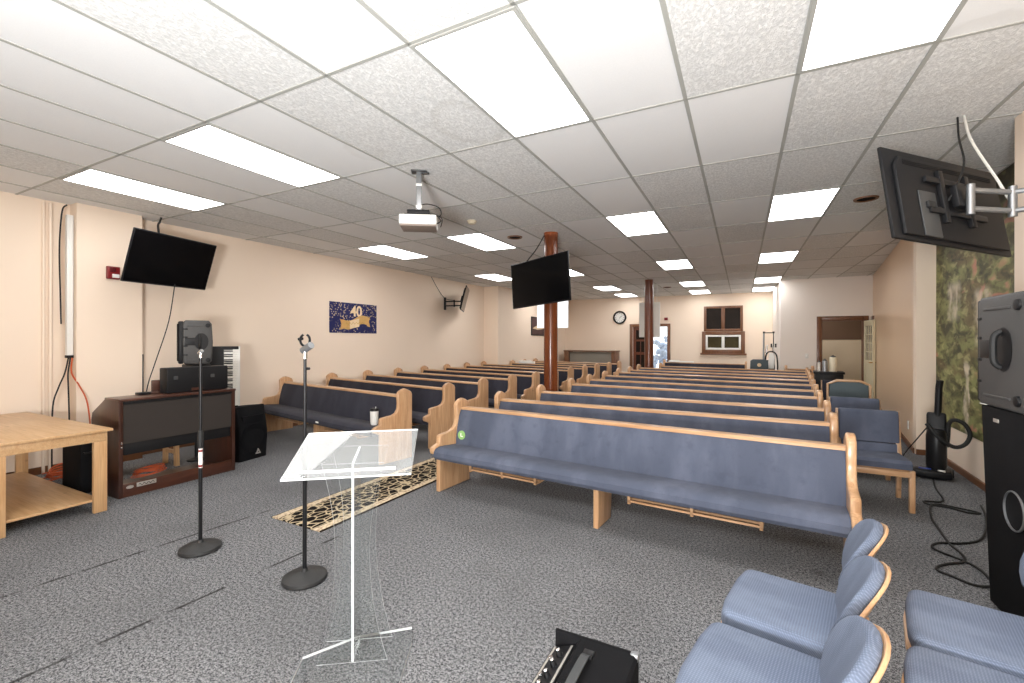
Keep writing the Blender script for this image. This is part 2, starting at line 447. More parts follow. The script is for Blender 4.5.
def seg_box(b, p0, p1, z0, z1, t, side=1):
    p0 = Vector(p0); p1 = Vector(p1); d = (p1-p0).normalized(); n = Vector((-d.y, d.x))*t*side
    pts = [p0, p1, p1+n, p0+n]; vs = [b.verts.new((p.x, p.y, z)) for z in (z0, z1) for p in pts]
    for f in ((0, 1, 2, 3), (4, 5, 6, 7), (0, 1, 5, 4), (1, 2, 6, 5), (2, 3, 7, 6), (3, 0, 4, 7)): b.faces.new([vs[i] for i in f])
ZT = 3.16
def wl(b):
    box2(b, (WL-.15, FY-.15, 0), (WL, 11.5, ZT)); box2(b, (WL-.15, 11.5, 0), (WL2, YB+.15, ZT))
    box2(b, (WL-.05, 2.25, 0), (WL+.18, 2.87, ZT))                       # shallow pilaster
mesh('wall_left', wl, 'wall_paint', smooth=False, kind='structure')
DX0, DX1, DZ = -3.66, -2.42, 1.99
def wb(b):
    box2(b, (WL2-.1, YB, 0), (DX0, YB+.14, ZT)); box2(b, (DX1, YB, 0), (.95, YB+.14, ZT)); box2(b, (DX0, YB, DZ), (DX1, YB+.14, ZT))
mesh('wall_back', wb, 'wall_paint', smooth=False, kind='structure')
BX, BY = .9, 13.75
OX0, OX1, OZ = 1.80, 2.66, 2.0
def wbump(b):
    box2(b, (BX, BY, 0), (OX0, BY+.12, ZT)); box2(b, (OX1, BY, 0), (2.95, BY+.12, ZT)); box2(b, (OX0, BY, OZ), (OX1, BY+.12, ZT))
    box2(b, (BX, BY+.12, 0), (BX+.1, YB+.14, ZT))
mesh('wall_back_right', wbump, 'white_wall_paint', smooth=False, kind='structure')
mesh('wall_right', lambda b: seg_box(b, (2.85, BY+.05), (2.02, 7.62), 0, ZT, .12, 1), 'panel_wall_paint', smooth=False, kind='structure')
def wr2(b):
    box2(b, (2.021, 7.60, 0), (2.4, 7.72, ZT))
    seg_box(b, (2.23, 7.66), (2.06, 4.38), 0, ZT, .14, 1)
    box2(b, (1.69, FY-.15, 0), (2.3, 4.38, ZT))
mesh('wall_right_near', wr2, 'wall_paint', smooth=False, kind='structure')
mesh('wall_front', lambda b: box2(b, (WL-.15, FY-.15, 0), (1.8, FY, ZT)), 'wall_paint', smooth=False, kind='structure')
# side room behind the open door
def sroom(b):
    box2(b, (BX+.1, 16.2, 0), (3.2, 16.3, 1.52)); box2(b, (3.1, BY+.12, 0), (3.2, 16.2, 2.6))
    box2(b, (2.85, BY+.12, 0), (3.1, BY+.2, 2.6))
mesh('wall_side_room', sroom, 'beige_wall', smooth=False, kind='structure')
mesh('wall_side_room_upper', lambda b: (box2(b, (BX+.1, 16.18, 1.52), (3.2, 16.3, 2.6)), box2(b, (BX+.1, BY+.12, 2.6), (3.2, 16.3, 2.66))), 'brown_wall', smooth=False, kind='structure')

# baseboards
mesh('baseboard_right', lambda b: (seg_box(b, (2.222, 7.6), (2.055, 4.38), 0, .07, .02, -1), seg_box(b, (2.85, BY), (2.02, 7.66), 0, .07, .015, -1), box2(b, (2.02, 7.585, 0), (2.22, 7.6, .07))), 'brown_trim', smooth=False, kind='structure')
mesh('baseboard_left', lambda b: (box2(b, (WL, FY, 0), (WL+.015, 2.25, .08)), box2(b, (WL, 2.87, 0), (WL+.015, 11.5, .08)), box2(b, (WL2, 11.5, 0), (WL2+.015, YB, .08)), box2(b, (WL+.18, 2.25, 0), (WL+.195, 2.87, .08))), 'brown_trim', smooth=False, kind='structure')
mesh('baseboard_back', lambda b: (box2(b, (WL2, YB-.015, 0), (DX0-.15, YB, .08)), box2(b, (DX1+.15, YB-.015, 0), (BX, YB, .08)), box2(b, (BX, BY-.015, 0), (OX0-.12, BY, .08))), 'brown_trim', smooth=False, kind='structure')
# conduit strips on the left wall
mesh('trim_2', lambda b: (tube(b, [(WL+.015, 2.03, 0), (WL+.015, 2.03, 2.99)], .014, 10), tube(b, [(WL+.018, 2.085, 0), (WL+.018, 2.085, 2.99)], .018, 10)), 'wall_paint', kind='structure')

# back door: brown casing, brown door with lattice panes on the left, bright glass on the right
def casing(b, x0, x1, z, y, w=.11, t=.04):
    box2(b, (x0-w, y-t, 0), (x0, y+.05, z+w), .006); box2(b, (x1, y-t, 0), (x1+w, y+.05, z+w), .006); box2(b, (x0-.001, y-t, z), (x1+.001, y+.05, z+w), .006)
d1 = bpy.data.objects.new('door_1', None); COL.objects.link(d1); struct(d1)
mesh('door_frame', lambda b: casing(b, DX0, DX1, DZ, YB), 'brown_oak', d1)
def leaf(b):
    x0, x1 = DX0+.01, -3.02
    box2(b, (x0, YB+.02, 0.01), (x0+.1, YB+.06, DZ)); box2(b, (x1-.1, YB+.02, .01), (x1, YB+.06, DZ))
    for z0, z1 in ((.01, .3), (.95, 1.05), (1.45, 1.52), (DZ-.12, DZ)): box2(b, (x0+.1, YB+.02, z0), (x1-.1, YB+.06, z1))
    for x in (x0+.26, x0+.42): box2(b, (x, YB+.025, .3), (x+.025, YB+.055, 1.45))
    box2(b, (x1, YB+.01, 0.01), (x1+.06, YB+.08, DZ))
mesh('door_leaf', leaf, 'dark_column_wood', d1)
mesh('door_pane', lambda b: box2(b, (DX0+.1, YB+.036, .3), (-3.1, YB+.044, DZ-.1)), 'dark_pane', d1)
mesh('glass_pane', lambda b: box2(b, (-2.96, YB+.036, .02), (DX1, YB+.044, DZ)), 'clear_glass', d1)
# garden shrub outside the glass
def shrub(b):
    for k in range(46):
        c = Vector((random.gauss(-2.75, .22), 18.6+random.gauss(0, .2), abs(random.gauss(.75, .4))+.1))
        bmesh.ops.create_icosphere(b, subdivisions=1, radius=random.uniform(.07, .16), matrix=Matrix.Translation(c))
sh = mesh('shrub', shrub, 'shrub_leaf'); tag(sh, 'blurred bluish shrub outside the bright glass of the back door', 'shrub')
mesh('floor_outside', lambda b: box2(b, (-9, 17.3, -.14), (3, 26, -.02)), 'white_wall_paint', smooth=False, kind='structure')

# back window: brown upper sash over a small white slider
w1 = bpy.data.objects.new('window_1', None); COL.objects.link(w1); struct(w1)
def fr(b, x0, x1, z0, z1, y, w, t, mid=None):
    box2(b, (x0, y-t, z0), (x0+w, y, z1), .004); box2(b, (x1-w, y-t, z0), (x1, y, z1), .004)
    box2(b, (x0+w, y-t, z0), (x1-w, y, z0+w), .004); box2(b, (x0+w, y-t, z1-w), (x1-w, y, z1), .004)
    if mid: box2(b, (mid-w*.7, y-t, z0+w), (mid+w*.7, y, z1-w), .004)
mesh('upper_frame', lambda b: fr(b, -1.19, .03, 1.81, 2.68, YB, .08, .05, -.58), 'brown_oak', w1)
mesh('lower_frame', lambda b: (fr(b, -1.25, .09, 1.05, 1.80, YB, .12, .06), box2(b, (-1.3, YB-.10, .99), (.14, YB, 1.05), .005)), 'brown_oak', w1)
mesh('slider_frame', lambda b: fr(b, -1.13, -.03, 1.17, 1.68, YB-.005, .065, .05, -.58), 'white_plastic', w1)
mesh('upper_pane', lambda b: box2(b, (-1.11, YB-.015, 1.89), (-.05, YB-.002, 2.60)), 'dark_pane', w1, smooth=False)
mesh('lower_pane', lambda b: box2(b, (-1.07, YB-.02, 1.23), (-.09, YB-.003, 1.62)), 'green_pane', w1, smooth=False)
mesh('sill', lambda b: box2(b, (-1.33, YB-.06, .93), (.16, YB, .99), .004), 'wall_paint', w1)

# side-room door
d2 = bpy.data.objects.new('door_2', None); COL.objects.link(d2); struct(d2)
mesh('door_frame', lambda b: casing(b, OX0, OX1, OZ, BY, .10, .03), 'brown_oak', d2)
mesh('door_jamb', lambda b: (box2(b, (OX0, BY, 0), (OX0+.02, BY+.12, OZ)), box2(b, (OX1-.02, BY, 0), (OX1, BY+.12, OZ)), box2(b, (OX0, BY, OZ-.02), (OX1, BY+.12, OZ))), 'brown_oak', d2)
dl = bpy.data.objects.new('door_leaf', None); COL.objects.link(dl); dl.parent = d2
dl.location = (OX1+.0, BY-.03, 0); dl.rotation_euler = (0, 0, R(-89))
def dleaf(b):
    W = .82
    box2(b, (0, 0, .01), (.12, .04, OZ-.03)); box2(b, (W-.12, 0, .01), (W, .04, OZ-.03))
    for z0, z1 in ((.01, .25), (.9, 1.02), (OZ-.16, OZ-.03)): box2(b, (.12, 0, z0), (W-.12, .04, z1))
    box2(b, (.12, .012, .25), (W-.12, .028, .9))
    for k in range(1, 3): box2(b, (.12+(W-.24)*k/3-.01, .008, 1.02), (.12+(W-.24)*k/3+.01, .032, OZ-.16))
    for k in range(1, 4): box2(b, (.12, .008, 1.02+.82*k/4-.01), (W-.12, .032, 1.02+.82*k/4+.01))
mesh('leaf_panel', dleaf, 'cream_paint', dl)
mesh('leaf_pane', lambda b: box2(b, (.11, .018, 1.0), (.71, .022, OZ-.15)), 'clear_glass', dl)
mesh('door_handle', lambda b: (tube(b, [(.76, -.05, .98), (.76, .09, .98)], .012), tube(b, [(.76, .09, .98), (.66, .09, .98)], .01), tube(b, [(.76, -.05, .98), (.66, -.05, .98)], .01)), 'brass', dl)

mesh('trim_3', lambda b: seg_box(b, (2.835, 13.70), (2.79, 13.36), 0, 2.08, .03, -1), 'brown_oak', smooth=False, kind='structure')
# mural on the recessed right wall
def mural(b):
    def P(t, o): return Vector((2.226, 7.59))*(1-t)+Vector((2.061, 4.40))*t+Vector((-1, .04))*o
    vs = []
    for o in (.002, .012):
        for t, z in ((0, .47), (1, .47), (1, 3.03), (0, 3.03)): p = P(t, o); vs.append(b.verts.new((p.x, p.y, z)))
    for f in ((0, 1, 2, 3), (4, 5, 6, 7), (0, 1, 5, 4), (1, 2, 6, 5), (2, 3, 7, 6), (3, 0, 4, 7)): b.faces.new([vs[i] for i in f])
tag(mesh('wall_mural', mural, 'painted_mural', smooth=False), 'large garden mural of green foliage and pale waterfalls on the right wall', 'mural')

# ------------------------------------------------------------------ ceiling lights
COLN = {-8.5: 'nearest the left wall', -5.5: 'second in from the left wall', -1.5: 'in the middle column', 1.5: 'in the right-hand column'}
ROWN = {.5: 'first lit panel from the camera', 3.5: 'second lit panel back', 6.5: 'third lit panel back', 9.5: 'fourth lit panel back', 11.5: 'furthest lit panel'}
slope = math.atan(.0055)
def lf(b):
    for sx in (-1, 1): box2(b, (sx*.297-.010, -.607, -.009), (sx*.297+.010, .607, .004))
    for sy in (-1, 1): box2(b, (-.287, sy*.597-.010, -.009), (.287, sy*.597+.010, .004))
lp = None
lights = [(i, j) for j in (.5, 3.5, 6.5, 9.5, 11.5) for i in (-8.5, -5.5, -1.5, 1.5) if (i, j) != (-8.5, 11.5)]
for i, j in lights:
    x, y = GX0+GDX*i, GY0+GDY*j
    t = thing('ceiling_light', 'white fluorescent ceiling light, %s, %s' % (ROWN[j], COLN[i]), 'ceiling light', (x, y, cz(y)-.001), 0, 'ceiling light panels', (slope, 0, 0))
    if lp is None:
        lp = (mesh('light_frame', lf, 'grid_metal', t, False), mesh('diffuser', lambda b: box2(b, (-.287, -.587, -.006), (.287, .587, -.002)), 'light_diffuser', t, False))
    else:
        for p in lp:
            c = p.copy(); COL.objects.link(c); c.parent = t

# smoke detector, ceiling speakers
t = thing('smoke_detector', 'small round cream smoke detector on the ceiling behind the projector', 'smoke detector', (-3.14, 4.96, cz(4.96)))
mesh('detector_base', lambda b: lathe(b, [(0, 0), (.062, 0), (.065, -.012), (.06, -.016), (0, -.016)], 24), 'beige_plastic', t)
mesh('detector_cap', lambda b: lathe(b, [(.05, -.016), (.048, -.036), (.03, -.045), (0, -.046)], 24), 'beige_plastic', t)
for (x, y, lab) in ((-3.06, 6.05, 'dark round ceiling speaker left of the copper-coloured column'), (1.21, 6.15, 'dark round ceiling speaker beside the television on the right'), (-2.0, 14.1, 'small dark round ceiling speaker far back near the clock')):
    t = thing('ceiling_speaker', lab, 'ceiling speaker', (x, y, cz(y)), 0, 'round ceiling speakers')
    mesh('speaker_rim', lambda b: lathe(b, [(.085, 0), (.115, 0), (.11, -.014), (.085, -.012)], 28), 'brown_trim', t)
    mesh('speaker_mesh', lambda b: lathe(b, [(0, -.004), (.086, -.006), (.086, -.001), (0, -.001)], 28), 'speaker_grille', t)

# ------------------------------------------------------------------ columns
def column(name, loc, r, mat, label, taper=0):
    h = cz(loc[1])
    t = thing(name, label, 'column', (loc[0], loc[1], 0))
    mesh('shaft', lambda b: lathe(b, [(r*1.0, 0), (r, h-.32), (r*(1-taper), h-.2), (r*(1-taper), h)], 24), mat, t)
    mesh('base_ring', lambda b: lathe(b, [(r*1.04, 0), (r*1.1, .0), (r*1.1, .1), (r*1.02, .12)], 24), mat, t)
    return t
c1 = column('wooden_column', (-2.48, 6.07), .1, 'column_wood', 'glossy reddish wooden column with a television mounted on it')
mesh('column_collar', lambda b: lathe(b, [(.101, cz(6)-.05), (.106, cz(6)-.05), (.106, cz(6)), (.101, cz(6))], 24), 'column_wood', c1)
column('wooden_column', (-2.17, 12.1), .115, 'dark_column_wood', 'darker brown wooden column standing before the back door', .1)

# white hanging panels
for (x0, x1, y, z0, z1, mt, lab) in ((-5.33, -4.38, 12.0, 1.84, 2.62, 'lit_screen', 'bright white lit screen hanging behind the reddish column'), (-2.60, -2.04, 13.0, 1.58, 2.55, 'white_paper', 'white hanging panel behind the darker brown column')):
    t = thing('hanging_screen', lab, 'screen', ((x0+x1)/2, y, z0), 0, 'white hanging screens')
    w, h = x1-x0, z1-z0
    mesh('screen_face', lambda b: box2(b, (-w/2, -.006, 0), (w/2, .004, h)), mt, t, False)
    mesh('back_panel', lambda b: box2(b, (-w/2-.005, .004, -.005), (w/2+.005, .03, h+.005), .004), 'white_plastic', t)
    for x in (-w/2+.08, w/2-.08): mesh('hanger', lambda b: tube(b, [(x, .015, h), (x, .015, cz(y)-z0)], .006), 'white_plastic', t)

# ------------------------------------------------------------------ pews
PANEL = [(0, 0), (.47, 0), (.47, .80), (.455, .832), (.40, .862), (.36, .876), (.32, .868), (.27, .838), (.255, .81), (.262, .70), (.255, .63), (.225, .585), (.17, .565), (.06, .555), (.02, .55), (.0, .535), (-.004, .47), (-.06, .455), (-.092, .44), (-.098, .41), (-.085, .385), (-.03, .365), (0, .35)]
SEATP = [(.30, .33), (-.02, .325), (-.075, .335), (-.098, .365), (-.095, .405), (-.07, .432), (-.02, .444), (.06, .442), (.2, .428), (.3, .42)]
BACKP = [(.235, .40), (.30, .40), (.375, .765), (.315, .765), (.285, .70), (.255, .58), (.238, .48)]
def make_pew(pl, pr, label, fab, group, mats=('oak_y', 'oak_x'), racks=True, extra=None):
    """pl, pr: where the two ends of the top rail stand; the pew faces the front of the hall"""
    d = Vector((pr[0]-pl[0], pr[1]-pl[1])); L = d.length; a = math.atan2(d.y, d.x)
    vd = Vector((-math.sin(a), math.cos(a)))
    o = Vector(pl[:2])-vd*.33
    t = thing('church_pew', label, 'pew', (o.x, o.y, 0), a, group)
    th = .055
    mesh('end_panel', lambda b: prism(b, PANEL, -th, 0, 'x', .012, 3), 'oak_z', t)
    mesh('end_panel', lambda b: prism(b, PANEL, L, L+th, 'x', .012, 3), 'oak_z', t)
    sup = [(.02, 0), (.30, 0), (.33, .325), (.02, .325)]
    mesh('center_support', lambda b: prism(b, sup, L/2-.022, L/2+.022, 'x', .006), 'oak_z', t)
    def seat(b):
        prism(b, SEATP, .001, L-.001, 'x')
    mesh('seat_cushion', seat, fab, t)
    mesh('backrest', lambda b: prism(b, BACKP, .001, L-.001, 'x'), fab, t)
    mesh('back_board', lambda b: prism(b, [(.305, .30), (.325, .30), (.41, .766), (.378, .766)], .0, L, 'x'), 'oak_x', t)
    mesh('top_rail', lambda b: prism(b, [(.308, .764), (.416, .764), (.418, .78), (.405, .79), (.32, .79), (.308, .78)], 0, L, 'x'), 'oak_x', t)
    if racks:
        for u0, u1 in ((.33, 1.05), (L/2+.25, L-.45)):
            def rk(b):
                for v in (.0, .06, .12, .18, .24): box2(b, (u0, v+.03, .255), (u1, v+.045, .27))
                for u in (u0, (u0+u1)/2, u1-.02):
                    box2(b, (u, .03, .24), (u+.02, .285, .256)); box2(b, (u, .26, .24), (u+.02, .28, .335))
                    box2(b, (u, .03, .25), (u+.02, .045, .335))
            mesh('book_rack', rk, 'oak_x', t)
    return t, L
RP = [((-2.58, 3.89), (.60, 3.59)), ((-2.52, 4.63), (.65, 4.55)), ((-2.42, 5.60), (.74, 5.48)), ((-2.40, 6.78), (.82, 6.58)), ((-2.40, 7.74), (.89, 7.46)), ((-2.40, 8.74), (.97, 8.40)),
      ((-2.38, 9.78), (1.05, 9.36)), ((-2.33, 10.66), (1.13, 10.22)), ((-2.33, 11.68), (1.21, 11.12)), ((-1.95, 12.72), (1.29, 12.16))]
# trim the rail ends to the panels' inner faces
pews = []
for k, (a, b) in enumerate(RP):
    lab = ['blue-grey upholstered oak pew, longest and nearest the camera, right block', 'blue-grey oak pew directly behind the front pew of the right block'] + \
          ['blue-grey oak pew, %s row from the front in the right block' % ORD[i] for i in range(2, 10)]
    pews.append(make_pew(a, b, lab[k], 'pew_fabric', 'pews of the right block', racks=k < 3))
# green round sticker on the front pew's backrest
fp, FL = pews[0]
rs = mesh('round_sticker', lambda b: lathe(b, [(0, 0), (.045, 0), (.045, .003), (0, .003)], 20, Matrix.Translation((.075, .236, .52)) @ Matrix.Rotation(R(84), 4, 'X')), 'green_sticker', fp, label='round pale green sticker')
mesh('sticker_symbol', lambda b: (box(b, (.068, .2315, .525), (.012, .002, .03)), box(b, (.08, .2315, .508), (.03, .002, .01))), 'white_paper', rs)
LP = []
for k in range(11):
    xl = -6.76 if k < 8 else -6.28
    yl = (4.88, 5.82, 6.72, 7.62, 8.54, 9.46, 10.40, 11.30, 12.22, 13.1, 13.95)[k]; yr = (4.33, 5.24, 6.18, 7.08, 7.94, 8.84, 9.80, 10.66, 11.5, 12.45, 13.3)[k]
    xr = (-3.75, -3.72, -3.71, -3.64, -3.57, -3.53, -3.52, -3.46, -3.40, -3.33, -3.25)[k]
    LP.append(((xl+.03, yl), (xr-.03, yr)))
for k, (a, b) in enumerate(LP):
    lab = ['dark grey upholstered oak pew at the front of the left block, white tumbler on it'] + ['dark grey oak pew, %s row from the front in the left block' % ORD[i] for i in range(1, 11)]
    pews.append(make_pew(a, b, lab[k], 'shaded_pew_fabric', 'pews of the left block', racks=k < 2))
# stray pews further back
make_pew((-2.2, 15.1), (.08, 14.95), 'dark pew far back against the window wall, right of the brown column', 'shaded_pew_fabric', 'rear pews', racks=False)
make_pew((1.0, 13.0), (1.5, 13.0), 'very short dark pew before the white wall at the back', 'shaded_pew_fabric', 'rear pews', racks=False)

def on_pew(idx, u, v, z):
    t, L = pews[idx]; a = t.rotation_euler[2]
    return (t.location.x+u*math.cos(a)-v*math.sin(a), t.location.y+u*math.sin(a)+v*math.cos(a), z)
# white tumbler and small white card on the first left pew
p = on_pew(10, pews[10][1]-.16, .06, .444)
t = thing('tumbler', 'white tumbler with a black lid on the front left pew', 'tumbler', p)
mesh('tumbler_body', lambda b: lathe(b, [(0, 0), (.036, 0), (.046, .02), (.05, .17), (.0, .17)], 24), 'white_plastic', t)
mesh('tumbler_lid', lambda b: lathe(b, [(0, .17), (.053, .17), (.053, .185), (.047, .2), (0, .203)], 24), 'black_plastic', t)
mesh('tumbler_straw', lambda b: tube(b, [(.02, 0, .2), (.025, 0, .222)], .006), 'white_plastic', t)
p = on_pew(10, pews[10][1]*.56, -.094, .372)
bb = mesh('seat_tag', lambda b: box(b, (0, 0, 0), (.07, .006, .022), .004), 'white_paper'); bb.parent = pews[10][0]; bb.location = (pews[10][1]*.6, -.1, .38)
# stack of papers lying on a left pew far back
p = on_pew(18, .55, .35, .79)
tag(mesh('paper_stack', lambda b: (box(b, (0, 0, .035), (.5, .09, .07), .006), box(b, (-.05, 0, .08), (.34, .085, .02), .003)), 'white_paper'), 'white stack of papers on a far left pew behind the column', 'papers').location = p

# ------------------------------------------------------------------ runner rug
rg = mesh('runner_rug', lambda b: box(b, (0, 1.3, .006), (.6, 2.6, .012), .004), 'runner_rug_pile')
rg.location = (-3.17, 2.39, 0); rg.rotation_euler = (0, 0, R(-1.0)); tag(rg, 'black and cream patterned runner rug between the pew blocks', 'rug')

# ------------------------------------------------------------------ televisions
def tv(name, loc, yaw, tilt, roll, w, label, group, mount):
    """faces local -Y; origin at the centre of the screen"""
    t = thing(name, label, 'television', loc, group=group)
    t.rotation_euler = (Matrix.Rotation(yaw, 4, 'Z') @ Matrix.Rotation(tilt, 4, 'X') @ Matrix.Rotation(roll, 4, 'Y')).to_euler()
    h = w/1.7
    def body(b):
        box2(b, (-w/2, 0, -h/2), (w/2, .022, h/2), .006)
        prism(b, [(-w*.44, -h*.46), (w*.44, -h*.46), (w*.44, h*.30), (w*.40, h*.40), (-w*.40, h*.40), (-w*.44, h*.30)], .022, .05, 'y', .012, 2)
        for k in range(3): box2(b, (-w*.38, .05, h*(.31+.02*k)), (w*.38, .053, h*(.318+.02*k)))
    mesh('tv_body', body, 'black_plastic', t)
    mesh('screen', lambda b: box2(b, (-w/2+.012, -.003, -h/2+.018), (w/2-.012, .001, h/2-.012)), 'screen_glass', t)
    def br(b):
        for x in (-.11, .11): box2(b, (x-.018, .05, -.17), (x+.018, .075, .17), .003)
        for z in (-.1, .1): box2(b, (-.24, .052, z-.018), (.24, .072, z+.018), .003)
        box2(b, (-.06, .072, -.07), (.06, .11, .07), .006)
    mesh('tv_bracket', br, 'black_metal', t)
    # mount arm in world terms
    bpy.context.view_layer.update()
    inv = t.matrix_world.inverted()
    def arm(b):
        q = [inv @ Vector(v) for v in mount['arm']]
        for dz in (-.055, .055):
            off = (inv.to_3x3() @ Vector((0, 0, dz)))
            tube(b, [v+off for v in q], .016, 8)
        for v in q: tube(b, [v+(inv.to_3x3() @ Vector((0, 0, -.09))), v+(inv.to_3x3() @ Vector((0, 0, .09)))], .02, 10)
        n = inv.to_3x3() @ Vector(mount['n'])
        c = q[-1]
        tube(b, [c+(inv.to_3x3() @ Vector((0, 0, -.16))), c+(inv.to_3x3() @ Vector((0, 0, .16)))], .03, 6)
    mesh('mount_arm', arm, mount.get('mat', 'black_metal'), t)
    return t, inv
tL, iL = tv('television', (-6.178, 2.979, 2.427), R(104.5), R(18.6), R(-.7), 1.05, 'black television tilted down on the left wall above the organ', 'wall televisions',
        dict(arm=[(-6.28, 2.95, 2.45), (-6.5, 2.90, 2.46), (WL+.04, 2.98, 2.46)], n=(1, 0, 0)))
tP, iP = tv('television', (-2.469, 5.602, 2.279), R(-20.2), R(1.3), R(-3.2), 1.085, 'black television mounted on the reddish wooden column', 'wall televisions',
        dict(arm=[(-2.43, 5.72, 2.27), (-2.38, 5.86, 2.27), (-2.47, 5.965, 2.27)], n=(0, 1, 0)))
tR, iR = tv('television', (1.121, 3.724, 2.33), R(-137.3), R(10.9), R(-3.8), 1.0, 'black television seen from behind on the right wall arm', 'wall televisions',
        dict(arm=[(1.21, 3.62, 2.32), (1.42, 3.70, 2.30), (1.655, 3.55, 2.29)], n=(1, 0, 0), mat='grey_metal'))
tF, iF = tv('television', (-6.33, 9.70, 2.53), R(119), R(14), 0, 1.05, 'television seen edge-on, far along the left wall', 'wall televisions',
        dict(arm=[(-6.40, 9.62, 2.42), (-6.55, 9.52, 2.42), (WL+.03, 9.5, 2.42)], n=(1, 0, 0)))
# grey rear connector panel on the right television
mesh('rear_panel', lambda b: box2(b, (.16, .05, -.27), (.30, .058, .02), .003), 'dark_metal', tR, label='dark grey rear connector plate')
mesh('power_socket', lambda b: box2(b, (.20, .058, -.09), (.26, .075, -.05), .004), 'black_rubber', tR)
def cable(name, pts, r, mat, label, smooth=6, cat='cable'):
    return tag(mesh(name, lambda b: tube(b, pts, r, 6, smooth), mat), label, cat)
cable('cable', [(1.36, 4.17, cz(4)), (1.34, 4.0, 2.8), (1.40, 3.85, 2.5), (1.46, 3.72, 2.25), (1.52, 3.62, 2.36), (1.55, 3.5, 2.2), (1.66, 3.3, 2.0)], .008, 'white_cable', 'white cable looping from the ceiling over the right television arm')
cable('cable', [(1.33, 4.18, cz(4)), (1.28, 4.0, 2.82), (1.24, 3.8, 2.6), (1.16, 3.66, 2.42), (1.08, 3.60, 2.29), (.98, 3.50, 2.27)], .006, 'black_rubber', 'thin black cable from the ceiling to the back of the right television')
cable('cable', [(-6.55, 3.02, cz(3)), (-6.5, 2.98, 2.95), (-6.36, 2.9, 2.88), (-6.26, 2.86, 2.76)], .012, 'black_rubber', 'black cable from the ceiling to the top of the left television')
cable('cable', [(-6.27, 3.04, 2.17), (-6.33, 3.0, 1.7), (-6.42, 2.9, 1.2), (-6.5, 2.86, .93), (-6.55, 2.83, .6), (-6.56, 2.82, .3)], .006, 'black_rubber', 'thin black cable hanging from the left television to the organ')
cable('cable', [(-2.55, 6.0, cz(6)-.03), (-2.62, 5.86, 2.78), (-2.70, 5.70, 2.58)], .008, 'black_rubber', 'black cable from the reddish column top to its television')
cable('cable', [(WL+.01, 8.95, cz(9)-.01), (WL+.02, 9.2, 2.78), (WL+.03, 9.5, 2.56), (-6.58, 9.6, 2.5)], .006, 'black_rubber', 'thin cable running down to the far left-wall television')
# wiring in the corner behind the pilaster
t = thing('cable_raceway', 'white vertical cable raceway on the left wall beside the pilaster', 'raceway', (WL+.10, 2.215, 1.3))
mesh('raceway_cover', lambda b: box2(b, (-.025, -.028, 0), (.025, .028, 1.58), .004), 'white_plastic', t)
mesh('raceway_end', lambda b: box2(b, (-.028, -.031, -.03), (.028, .031, 0), .004), 'black_plastic', t)
cable('cable', [(-6.74, 2.19, 2.99), (-6.74, 2.15, 2.9), (-6.76, 2.135, 2.5), (-6.75, 2.14, 2.0), (-6.76, 2.15, 1.65)], .008, 'black_rubber', 'black cable dangling from the ceiling beside the white raceway')
for k, (dy, dx, mt, lb) in enumerate(((-.16, .10, 'black_rubber', 'left black cord below the white raceway, slanting to the table'), (-.02, .12, 'black_rubber', 'middle black cord hanging straight below the white raceway'), (.13, .22, 'orange_cable', 'orange cord below the white raceway, running to the organ'))):
    cable('power_cord', [(-6.74+.012*k, 2.205+.012*k, 1.27), (-6.72, 2.2+dy*.2, 1.1), (-6.74+dx*.4, 2.2+dy*.55, .95), (-6.74+dx*.7, 2.2+dy*.9, .75), (-6.74+dx, 2.2+dy, .3), (-6.74+dx, 2.2+dy, .01)], .008, mt, lb)

# ------------------------------------------------------------------ wall fittings
t = thing('fire_alarm', 'red fire alarm strobe on the left wall pilaster', 'fire alarm', (WL+.18, 2.57, 2.27))
mesh('alarm_body', lambda b: box2(b, (0, -.062, -.075), (.045, .062, .075), .008), 'red_plastic', t)
mesh('strobe_lens', lambda b: box2(b, (.044, -.02, -.06), (.062, .05, -.015), .006), 'white_plastic', t)
mesh('horn_slots', lambda b: [box2(b, (.044, -.04, .01+.014*k), (.048, .02, .016+.014*k)) for k in range(4)], 'black_plastic', t)
# 40 banner
t = thing('anniversary_banner', 'navy blue banner with gold 40 and ribbon on the left wall', 'banner', (WL+.003, 6.48, 1.91))
mesh('banner_sheet', lambda b: box2(b, (0, -.605, -.295), (.006, .605, .295)), 'navy_banner_print', t, False)
Rm = Matrix.Translation((.007, 0, 0)) @ Matrix(((0, 0, 1, 0), (1, 0, 0, 0), (0, 1, 0, 0), (0, 0, 0, 1)))
mesh('banner_number', lambda b: text_mesh(b, '40', .29, .002, Matrix.Translation((0, .05, .13)) @ Rm, .008), 'pale_gold', t, False)
def ribbon(b):
    n = 24; top = []; bot = []
    for k in range(n+1):
        u = k/n; y = -.30+u*.66; z = -.115+.07*u-.04*math.sin(u*2*PI); top.append((y, z+.085)); bot.append((y, z-.085))
    prism(b, top+bot[::-1], .007, .011, 'x')
    for s, y0, z0 in ((-1, -.31, -.125), (1, .37, -.055)):
        prism(b, [(y0-s*.04, z0+.075), (y0+s*.05, z0+.10), (y0+s*.015, z0+.0), (y0+s*.05, z0-.11), (y0-s*.04, z0-.09)], .0065, .009, 'x')
mesh('banner_ribbon', ribbon, 'gold_foil', t, False)
mesh('ribbon_highlight', lambda b: prism(b, [(-.12, -.215), (.12, -.165), (.12, .0), (-.12, -.055)], .0112, .0122, 'x'), 'pale_gold', t, False)
mesh('ribbon_script', lambda b: tube(b, [(.0125, -.22+.022*k, -.115+.0014*k+.018*math.sin(k*1.7)) for k in range(22)], .004, 5, 3), 'brass', t, False)
